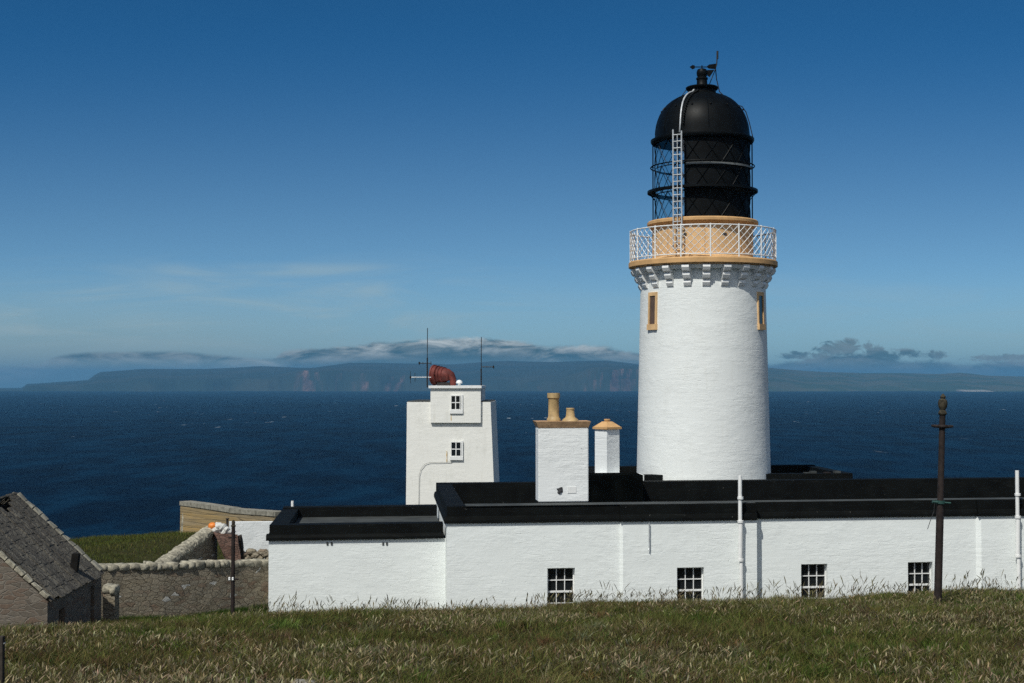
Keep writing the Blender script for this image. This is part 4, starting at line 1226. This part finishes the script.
# ------------------------------------------------------------------ field walls
def ridge_wall(name, label, pts, thick, mat, cope, cope_h, seed=0, cat='wall', flat_cope=False, lean=0.0):
    """a wall along (x, y, z_top) points standing on the ground"""
    p0 = Vector((pts[0][0], pts[0][1], gz(pts[0][0], pts[0][1])))
    r_ = empty(name, p0); tag(r_, label, cat)
    # resample
    P = [Vector(p) for p in pts]; dense = []
    for a_, b_ in zip(P, P[1:]):
        n_ = max(2, int((b_ - a_).length / .3))
        dense += [a_.lerp(b_, k / n_) for k in range(n_)]
    dense.append(P[-1])
    bm = bmesh.new(); rings = []; rows_ = 7
    for k, p in enumerate(dense):
        d = (dense[min(k + 1, len(dense) - 1)] - dense[max(k - 1, 0)]); d.z = 0; d.normalize(); nn = Vector((d.y, -d.x, 0))
        zb_ = gz(p.x, p.y) - .35; ring_ = []
        for sgn in (1, -1):
            for q_ in (range(rows_) if sgn == 1 else range(rows_ - 1, -1, -1)):
                z = zb_ + (p.z - zb_) * q_ / (rows_ - 1)
                wv_ = .018 * mnoise.noise(Vector((p.x * 2.3, p.y * 2.3, z * 3 + seed + sgn * 9)))
                t_ = thick / 2 * (1.12 - .12 * q_ / (rows_ - 1)) + wv_
                ring_.append(bm.verts.new(Vector((p.x, p.y, z)) + nn * sgn * t_ - p0))
        rings.append(ring_)
    n_ = len(rings[0])
    for A_, Bq in zip(rings, rings[1:]):
        for q_ in range(n_): bm.faces.new((A_[q_], A_[(q_ + 1) % n_], Bq[(q_ + 1) % n_], Bq[q_]))
    bm.faces.new(rings[0][::-1]); bm.faces.new(rings[-1])
    obj('body', bm, mat, r_)
    if cope:
        bm = bmesh.new(); rnd = random.Random(seed + 50); s_ = 0.0
        seg = [0.0]
        for a_, b_ in zip(dense, dense[1:]): seg.append(seg[-1] + (b_ - a_).length)
        total = seg[-1]
        def along(s):
            for k in range(len(seg) - 1):
                if s <= seg[k + 1]: return dense[k].lerp(dense[k + 1], (s - seg[k]) / max(1e-6, seg[k + 1] - seg[k])), (dense[k + 1] - dense[k]).normalized()
            return dense[-1], (dense[-1] - dense[-2]).normalized()
        while s_ < total - .1:
            L_ = rnd.uniform(.16, .40) if not flat_cope else rnd.uniform(.7, 1.2)
            L_ = min(L_, total - s_)
            p, d = along(s_ + L_ / 2); dh = Vector((d.x, d.y, 0)).normalized(); nn = Vector((dh.y, -dh.x, 0)); up = Vector((0, 0, 1))
            r = bmesh.ops.create_cube(bm, size=1.0) if flat_cope else bmesh.ops.create_icosphere(bm, subdivisions=2, radius=1.0)
            vs_ = r['verts']
            hh_ = cope_h * rnd.uniform(.75, 1.2) if not flat_cope else cope_h
            sd = rnd.random() * 40
            for v in vs_:
                c_ = v.co.copy()
                if not flat_cope:
                    c_ = Vector([math.copysign(abs(x_) ** .36, x_) * .5 for x_ in c_])
                    c_ *= 1 + .30 * mnoise.noise(c_ * 2.6 + Vector((sd, 0, 0)))
                v.co = p + d * c_.x * (L_ + .05) + nn * c_.y * (thick + .10) + up * ((c_.z + .40) * hh_) - p0
            s_ += L_
        obj('coping', bm, cope, r_, smooth_='all' if not flat_cope else False)
    return r_


def tp(px, py, Y):
    p = at(px, py, Y); return (p.x, p.y, p.z)


ridge_wall('stone_wall', 'long grey dry-stone wall with a rough pale coping between barn and annex',
           [tp(98, 570, 45.4), tp(160, 569, 46.6), tp(215, 567, 48), tp(268.0, 565.4, 49.6)], .5, M_drywall, M_lichen_stone, .23, 1)
ridge_wall('wall_stub', 'short broken stub of stone wall against the right side of the barn', [tp(105.5, 592, 42.9), tp(117, 594, 42.9)], .5, M_drywall, M_lichen_stone, .24, 9)
ridge_wall('leaning_wall', 'steeply ramped stone wall with a thick pale coping rising behind the long wall', [tp(160, 567, 51.5), tp(186, 549, 54), tp(211, 531, 56.5)], .5, M_drywall, None, .34, 4)
lw_ = bpy.data.objects['leaning_wall']; bm = bmesh.new()
for k in range(60):
    p = Vector(tp(160, 566, 51.5)).lerp(Vector(tp(211, 530, 56.5)), k / 59) - lw_.location
    blob(bm, p, .34, .22, .20, 2, .14, k * .37, R(40))
obj('coping', bm, M_lichen_stone, lw_)
ridge_wall('yellow_wall', 'tall ochre stone wall with yellow lichen overlooking the sea', [tp(185.4, 504.5, 77.5), tp(205, 507, 76), tp(240, 512.5, 73.5), tp(281, 515.5, 70.5)], .6, M_yellow, M_capstone, .22, 6, flat_cope=True)
# white painted end slab of the yellow wall is part of its own buttress
p0 = at(181, 533, 77.6); g0 = gz(p0.x, p0.y)
ybt = bpy.data.objects['yellow_wall']
bm = bmesh.new(); loc = ybt.location
q = lambda px, py, Y: at(px, py, Y) - loc
hexa(bm, [q(179.6, 538, 77.1), q(185.6, 538, 77.0), q(185.8, 538, 78.2), q(180.4, 538, 78.2), q(183.6, 503.6, 77.1), q(185.9, 503.4, 77.0), q(186.1, 503.4, 78.2), q(184.2, 503.6, 78.2)])
obj('buttress', bm, M_lichen_stone, ybt)
ridge_wall('white_wall', 'low whitewashed wall in front of the ochre wall, beside the annex', [tp(229.5, 521.8, 62), tp(276, 521.6, 62.6)], .4, M_chim, None, .1, 7)
bm = bmesh.new(); ww = bpy.data.objects['white_wall']; loc = ww.location
for k in range(9):
    p = at(240 + k * 3.8, 552 + (k % 3) * 3, 58.5) - loc
    blob(bm, p, .24, .18, .14, 2, .2, k)
obj('footing_stones', bm, M_drywall, ww)
p = at(226, 560, 56.0); p.z = gz(p.x, p.y)
rw = empty('red_wall', p); tag(rw, 'short reddish rubble wall narrowing downward beside the ramped wall', 'wall')
bm = bmesh.new()
q = lambda px, py, Y: at(px, py, Y) - rw.location
hexa(bm, [q(228.5, 566, 55.7), q(241.5, 566, 55.7), q(241.5, 566, 56.3), q(228.5, 566, 56.3), q(214, 532.5, 55.8), q(238, 535.5, 55.8), q(238, 535.5, 56.3), q(214, 532.5, 56.3)])
bmesh.ops.subdivide_edges(bm, edges=bm.edges[:], cuts=5, use_grid_fill=True)
for v in bm.verts: v.co += Vector((mnoise.noise(v.co * 3), mnoise.noise(v.co * 3 + Vector((5, 5, 5))), mnoise.noise(v.co * 3 + Vector((9, 2, 4))))) * .06
obj('body', bm, M_brick, rw)
p = at(241.5, 560, 56.6); p.z = gz(p.x, p.y)
bm = bmesh.new(); q = lambda px, py, Y: at(px, py, Y) - p
hexa(bm, [q(237, 566, 56.45), q(244.5, 566, 56.4), q(244.5, 566, 56.9), q(237, 566, 56.9), q(236.5, 537, 56.45), q(241, 536, 56.4), q(241.5, 536, 56.9), q(236.8, 537, 56.9)])
bmesh.ops.subdivide_edges(bm, edges=bm.edges[:], cuts=4, use_grid_fill=True)
for v in bm.verts: v.co += Vector((mnoise.noise(v.co * 2), mnoise.noise(v.co * 2 + Vector((5, 5, 5))), mnoise.noise(v.co * 2 + Vector((9, 2, 4))))) * .12
tag(obj('boulder', bm, M_wood, None, p), 'dark upright boulder between the reddish rubble wall and the white wall', 'boulder')
# stones and float on top
for k, (px, py, r_) in enumerate(((217, 529.5, .17), (221.5, 527, .19), (226, 530, .18), (219, 524.5, .13), (231, 532, .15), (223, 532, .16))):
    p = at(px, py, 56.1); bm = bmesh.new(); blob(bm, (0, 0, 0), r_ * 1.3, r_, r_ * .75, 2, .25, k + 2, k)
    o = obj('stone', bm, plain('white painted stone', (.60, .59, .55), .85, scale=9, bmp=.5) if k == 0 else M_ws, None, p); M_ws = o.data.materials[0]
    tag(o, 'whitish stone in the small heap on top of the reddish wall', 'stone', 'white stones heaped on the reddish wall')
p = at(212.5, 526, 56.2); fl = empty('float', p); tag(fl, 'orange fishing float lying where the ramped wall meets the stone heap', 'float')
bm = bmesh.new(); blob(bm, (0, 0, 0), .17, .15, .15, 3, .05, 1); obj('ball', bm, M_orange, fl, smooth_='all')
bm = bmesh.new(); tube(bm, [(.10, 0, .06), (.16, 0, .14), (.22, 0, .12)], .03, 6); obj('eye', bm, M_orange, fl)
p = at(227.3, 533, 57.5); pp_ = empty('stub_post', (p.x, p.y, gz(p.x, p.y))); tag(pp_, 'short dark post standing behind the heap of white stones', 'post')
bm = bmesh.new(); hh = at(227.3, 519, 57.5).z - pp_.location.z; tube(bm, [(0, 0, -.3), (0, 0, hh)], .055, 8, True, .05); obj('shaft', bm, M_wood, pp_)
bm = bmesh.new(); tube(bm, [(0, 0, hh), (0, 0, hh + .03)], .075, 8); obj('cap', bm, M_wood, pp_)

# ------------------------------------------------------------------ old iron poles and fence post
pb, pt_ = at(937.6, 606, 41.0), at(943, 395, 41.0)
pb.z = gz(pb.x, pb.y) - .1
pole = empty('iron_pole', pb); tag(pole, 'tall rusty iron pole with a pinecone finial in front of the long house', 'pole')
axis = (pt_ - pb); LEN = axis.length; px_m = 41.0 / F
Rm = Vector((0, 0, 1)).rotation_difference(axis.normalized()).to_matrix().to_4x4()


def on_pole(name, prof, mat, seg=20, sm=True):
    bm = bmesh.new(); lathe(bm, prof, seg); bmesh.ops.transform(bm, matrix=Rm, verts=bm.verts); return obj(name, bm, mat, pole, smooth_=sm)


hp_ = lambda py: LEN - (py - 395) * px_m
on_pole('shaft', [(0, -.3), (.112, -.3), (.106, hp_(510)), (.092, hp_(506)), (.084, hp_(415)), (0, hp_(415))], M_rust)
on_pole('finial', [(0, hp_(415)), (.10, hp_(415)), (.125, hp_(413.5)), (.10, hp_(411)), (.075, hp_(410)), (.12, hp_(407)), (.135, hp_(403.5)), (.115, hp_(400)), (.06, hp_(398.6)), (.085, hp_(397.2)), (.06, hp_(395.6)), (.02, hp_(394)), (0, hp_(393.5))], M_finial)
on_pole('collar', [(.09, hp_(428.4)), (.15, hp_(427.6)), (.17, hp_(426.4)), (.15, hp_(425)), (.09, hp_(424.4))], M_rust)
bm = bmesh.new()
for sgn in (-1, 1):
    tube(bm, [(sgn * .1, 0, hp_(426.6)), (sgn * .22, 0, hp_(426.2)), (sgn * .31, 0, hp_(426))], .05, 8, True, .035)
bmesh.ops.transform(bm, matrix=Rm, verts=bm.verts); obj('bracket', bm, M_rust, pole, smooth_=True)
on_pole('strap', [(.09, hp_(503.5)), (.125, hp_(503.3)), (.125, hp_(500.4)), (.09, hp_(500.2))], M_green)
bm = bmesh.new(); tube(bm, [(-.1, -.06, hp_(502)), (-.25, -.06, hp_(501.5))], .045, 6); tube(bm, [(.1, -.06, hp_(502)), (.28, -.05, hp_(502.4))], .03, 6)
bmesh.ops.transform(bm, matrix=Rm, verts=bm.verts); obj('cleat', bm, M_green, pole)
bm = bmesh.new(); tube(bm, [(-.18, -.07, hp_(502)), (-.2, -.08, hp_(511)), (-.3, -.1, hp_(520)), (-.38, -.1, hp_(529))], .010, 5)
bmesh.ops.transform(bm, matrix=Rm, verts=bm.verts); obj('loose_wire', bm, M_wire, pole)

pb = at(232.6, 610, 42.0); pb.z = gz(pb.x, pb.y) - .05
p2 = empty('iron_pole', pb); tag(p2, 'slim dark iron pole with white insulators in front of the stone wall', 'pole')
hq = lambda py: at(233, py, 42.0).z - pb.z
bm = bmesh.new(); tube(bm, [(0, 0, -.3), (.01, 0, hq(527))], .062, 12, True, .055); obj('shaft', bm, M_rust, p2, smooth_=True)
bm = bmesh.new(); lathe(bm, [(0, hq(527)), (.06, hq(527)), (.075, hq(525.5)), (.05, hq(524.5)), (.055, hq(522)), (.03, hq(520.3)), (0, hq(519.8))], 14, (.01, 0, 0)); obj('finial', bm, M_finial, p2, smooth_=True)
bm = bmesh.new(); tube(bm, [(-.14, 0, hq(537.5)), (.10, 0, hq(537.3))], .022, 6); tube(bm, [(-.15, 0, hq(579.4)), (.17, 0, hq(579))], .024, 6); obj('crossarm', bm, M_rust, p2)
for x in (-.085, .015):
    bm = bmesh.new(); lathe(bm, [(0, -.05), (.02, -.05), (.036, -.02), (.022, .0), (.036, .02), (.02, .05), (0, .055)], 12, (x, -.07, hq(578.6))); obj('insulator', bm, M_white, p2, smooth_=True)

pb = at(.6, 683, 21.5); pb.z = gz(pb.x, pb.y)
fpst = empty('fence_post', pb); tag(fpst, 'weathered dark wooden fence post at the left edge of the grass', 'post')
hh = at(1, 636, 21.5).z - pb.z
bm = bmesh.new(); box(bm, -.05, .045, -.05, .05, -.3, hh, bev=.008); obj('shaft', bm, M_wood, fpst)
bm = bmesh.new(); tube(bm, [(.045, -.03, hh - .12), (.06, -.03, hh - .10), (.06, .03, hh - .10), (.045, .03, hh - .12)], .006, 5); obj('staple', bm, M_galv, fpst)

p = at(305, 683, 21.6); bm = bmesh.new(); blob(bm, (0, 0, 0), .24, .2, .16, 3, .2, 3)
tag(obj('field_stone', bm, M_rock, None, (p.x, p.y, gz(p.x, p.y) + .05), smooth_='all'), 'flat pale stone showing in the grass at the bottom edge', 'stone')

# ------------------------------------------------------------------ grass
def vnoise(x, y, s, seed):
    """value noise on a lattice"""
    r = np.random.default_rng(seed); G = r.random((256, 256))
    fx_, fy_ = x / s, y / s; ix, iy = np.floor(fx_).astype(int), np.floor(fy_).astype(int); tx, ty = fx_ - ix, fy_ - iy
    tx = tx * tx * (3 - 2 * tx); ty = ty * ty * (3 - 2 * ty)
    g = lambda a, b_: G[a % 256, b_ % 256]
    return (g(ix, iy) * (1 - tx) + g(ix + 1, iy) * tx) * (1 - ty) + (g(ix, iy + 1) * (1 - tx) + g(ix + 1, iy + 1) * tx) * ty


def scatter(n):
    y = rng.uniform(18.5, 51.5, n); x = rng.uniform(-1, 1, n) * (y * .40 + 2.5)
    return x, y


def keep(x, y):
    wy = 48 + (x + 2.2) * .13
    ok = y < np.where(x > -2.3, wy - .35, np.where(x > -8.3, wy + .75, 99))
    ok &= ~((x < -8.3) & (y > 45.2 + (x + 13.5) * .75))       # stop at the stone wall
    ok &= ~((x < -11.7) & (x > -17) & (y > 35.9) & (y < 41.4))
    return ok


def blades(x, y, h, wd, lean, cols, nseg=3, seedhead=False):
    n = len(x); z = ground(x, y) - .02
    az_ = rng.uniform(0, 2 * np.pi, n); fac = rng.uniform(0, 2 * np.pi, n)
    # prevailing wind from the left
    lx = np.cos(az_) * lean + .16 * lean; ly = np.sin(az_) * lean
    V, Fq, C = [], [], []
    sx, sy = np.cos(fac) * wd / 2, np.sin(fac) * wd / 2
    for k in range(nseg + 1):
        t_ = k / nseg
        bend = t_ ** 2
        cx_, cy_, cz_ = x + lx * h * bend, y + ly * h * bend, z + h * (t_ - .28 * bend * lean)
        if seedhead: prof_ = [.7, .6, .55, .5, .5, .5, 3.4, 4.2, .6][k]
        else: prof_ = max(.08, 1 - t_ ** 1.6)
        V.append(np.stack([cx_ - sx * prof_, cy_ - sy * prof_, cz_], -1)); V.append(np.stack([cx_ + sx * prof_, cy_ + sy * prof_, cz_], -1))
    V = np.stack(V, 1); m_ = 2 * (nseg + 1)
    b0 = np.arange(n)[:, None] * m_
    for k in range(nseg): Fq.append(np.stack([b0[:, 0] + 2 * k, b0[:, 0] + 2 * k + 1, b0[:, 0] + 2 * k + 3, b0[:, 0] + 2 * k + 2], -1))
    Fq = np.stack(Fq, 1).reshape(-1, 4)
    C = np.repeat(cols[:, None, :], m_, 1)
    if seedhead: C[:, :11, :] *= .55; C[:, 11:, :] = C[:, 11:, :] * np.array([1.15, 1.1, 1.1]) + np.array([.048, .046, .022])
    return V.reshape(-1, 3), Fq, C.reshape(-1, 3)


def grass_obj(name, parts, label=None):
    off = 0; Vs, Fs, Cs = [], [], []
    for V, Fq, C in parts: Vs.append(V); Fs.append(Fq + off); Cs.append(C); off += len(V)
    V, Fq, C = np.concatenate(Vs), np.concatenate(Fs), np.concatenate(Cs)
    o = np_mesh(name, V, Fq, M_grass, True)
    ca_ = o.data.attributes.new('tint', 'FLOAT_COLOR', 'POINT')
    ca_.data.foreach_set('color', np.concatenate([C, np.ones((len(C), 1))], 1).astype(np.float32).ravel())
    tag(o, kind='stuff')
    return o


def palette(x, y, table, p_noise):
    n = len(x); table = np.array(table); k = len(table)
    v = np.clip(.62 * vnoise(x + 50, y * .8 + 50, 2.6, 5) + .38 * vnoise(x + 80, y + 80, .8, 6) + rng.normal(0, p_noise, n), 0, .999)
    i0 = np.clip((v * (k - 1)), 0, k - 1.001); a_ = np.floor(i0).astype(int); f_ = (i0 - a_)[:, None]
    c_ = table[a_] * (1 - f_) + table[np.minimum(a_ + 1, k - 1)] * f_
    return c_ * rng.uniform(.35, 1.75, (n, 1)) * (1 + rng.normal(0, .08, (n, 3)))


GREENS = [(.054, .090, .018), (.082, .114, .025), (.122, .126, .036), (.128, .104, .042), (.072, .100, .023), (.145, .116, .054), (.096, .052, .030), (.094, .112, .029)]
STRAW = [(.19, .17, .095), (.155, .132, .075), (.115, .085, .06), (.28, .25, .15), (.14, .105, .072)]
# tussocks: each one tone, blades leaning outwards
nt_ = 1500
tx, ty = scatter(nt_); k = keep(tx, ty); tx, ty = tx[k], ty[k]
per = 70
tcol = palette(tx, ty, GREENS + STRAW[:1] + [(.11, .125, .035)], .3)
tr_ = rng.uniform(.08, .26, len(tx))
ang = rng.uniform(0, 2 * np.pi, (len(tx), per)); rad = np.sqrt(rng.uniform(0, 1, (len(tx), per))) * tr_[:, None]
bx = (tx[:, None] + np.cos(ang) * rad).ravel(); by = (ty[:, None] + np.sin(ang) * rad).ravel()
bh = (rng.uniform(.14, .42, len(tx))[:, None] * rng.uniform(.6, 1.1, (len(tx), per))).ravel()
bc = np.repeat(tcol[:, None, :], per, 1).reshape(-1, 3) * rng.uniform(.65, 1.4, (len(bx), 1))
k = keep(bx, by)
part0 = blades(bx[k], by[k], bh[k] * .9 * (1 - .3 * np.clip((by[k] - 41) / 5, 0, 1)), rng.uniform(.009, .022, k.sum()), rng.uniform(.2, 1.2, k.sum()), bc[k])
# broad leaves low in the sward: docks, plantains
lx_, ly_ = scatter(26000); k = keep(lx_, ly_) & (vnoise(lx_, ly_, 1.1, 41) > .55); lx_, ly_ = lx_[k], ly_[k]
partb = blades(lx_, ly_, rng.uniform(.06, .17, len(lx_)), rng.uniform(.025, .055, len(lx_)), rng.uniform(.5, 1.8, len(lx_)), palette(lx_, ly_, [(.035, .075, .015), (.055, .10, .02), (.10, .05, .028), (.045, .085, .02)], .25))
x, y = scatter(320000); k = keep(x, y); x, y = x[k], y[k]
crest = 1 - .35 * np.clip((y - 41) / 5, 0, 1)
h = rng.uniform(.12, .40, len(x)) * (.55 + .8 * vnoise(x, y, 1.6, 2)) * crest
part1 = blades(x, y, h * .85, rng.uniform(.009, .022, len(x)), rng.uniform(.15, 1.3, len(x)), palette(x, y, GREENS, .17))
x, y = scatter(85000); k = keep(x, y) & (vnoise(x, y, 2.6, 9) + rng.normal(0, .16, len(x)) > .52); x, y = x[k], y[k]
part2 = blades(x, y, rng.uniform(.14, .36, len(x)) * (1 - .3 * np.clip((y - 41) / 5, 0, 1)), rng.uniform(.0035, .0065, len(x)), rng.uniform(.05, .9, len(x)), palette(x, y, STRAW, .3), 8, True)
# dead leaning straw, brighter
x, y = scatter(5000); k = keep(x, y) & (vnoise(x, y, 1.7, 19) > .45); x, y = x[k], y[k]
part3 = blades(x, y, rng.uniform(.18, .38, len(x)), rng.uniform(.008, .016, len(x)), rng.uniform(.5, 1.7, len(x)), palette(x, y, [(.20, .18, .11), (.32, .29, .19), (.14, .115, .07)], .35))
# taller stalks on the crest against the wall
n = 3000; x = rng.uniform(-8.2, 19, n); y = 48 + (x + 2.2) * .13 - np.abs(rng.normal(1.8, 1.3, n)) - .4; k = keep(x, y) & (vnoise(x, y * .4, 1.2, 31) + rng.normal(0, .12, n) > .42); x, y = x[k], y[k]
part4 = blades(x, y, rng.uniform(.25, .85, len(x)) * (.6 + .7 * vnoise(x, y, 1.4, 77)), rng.uniform(.005, .009, len(x)), rng.uniform(.15, .6, len(x)), palette(x, y, [(.06, .055, .03), (.09, .075, .045), (.045, .036, .024)], .25), 8, True)
# the bank beyond the stone wall
n = 60000; y = 50 + 32 * rng.uniform(0, 1, n) ** 1.2; x = rng.uniform(-24, -8.8, n); k = ~((y < 57) & (x > -12.5)); x, y = x[k], y[k]
part5 = blades(x, y, rng.uniform(.10, .26, len(x)), rng.uniform(.012, .026, len(x)), rng.uniform(.2, 1.0, len(x)), palette(x, y, [(.065, .085, .020), (.090, .105, .027), (.11, .105, .035), (.075, .09, .022)], .2))
grass_obj('grass', [part0, partb, part1, part2, part3, part4, part5])
# rank green growth along the foot of the stone wall and inside the ramped wall
n = 16000
s_ = rng.uniform(0, 1, n)
x = -13.2 + s_ * 4.9; y = 45.1 + s_ * 3.7 - np.abs(rng.normal(.1, .35, n)); 
partw = blades(x, y, rng.uniform(.12, .42, n), rng.uniform(.012, .026, n), rng.uniform(.2, .9, n), palette(x, y, [(.028, .055, .010), (.045, .075, .015), (.055, .07, .02)], .2))
n2_ = 9000; x = rng.uniform(-12.3, -10.3, n2_); y = rng.uniform(51.5, 56, n2_)
partx = blades(x, y, rng.uniform(.2, .6, n2_), rng.uniform(.015, .03, n2_), rng.uniform(.2, .8, n2_), palette(x, y, [(.022, .036, .010), (.035, .05, .014)], .2))
grass_obj('weeds', [partw, partx])
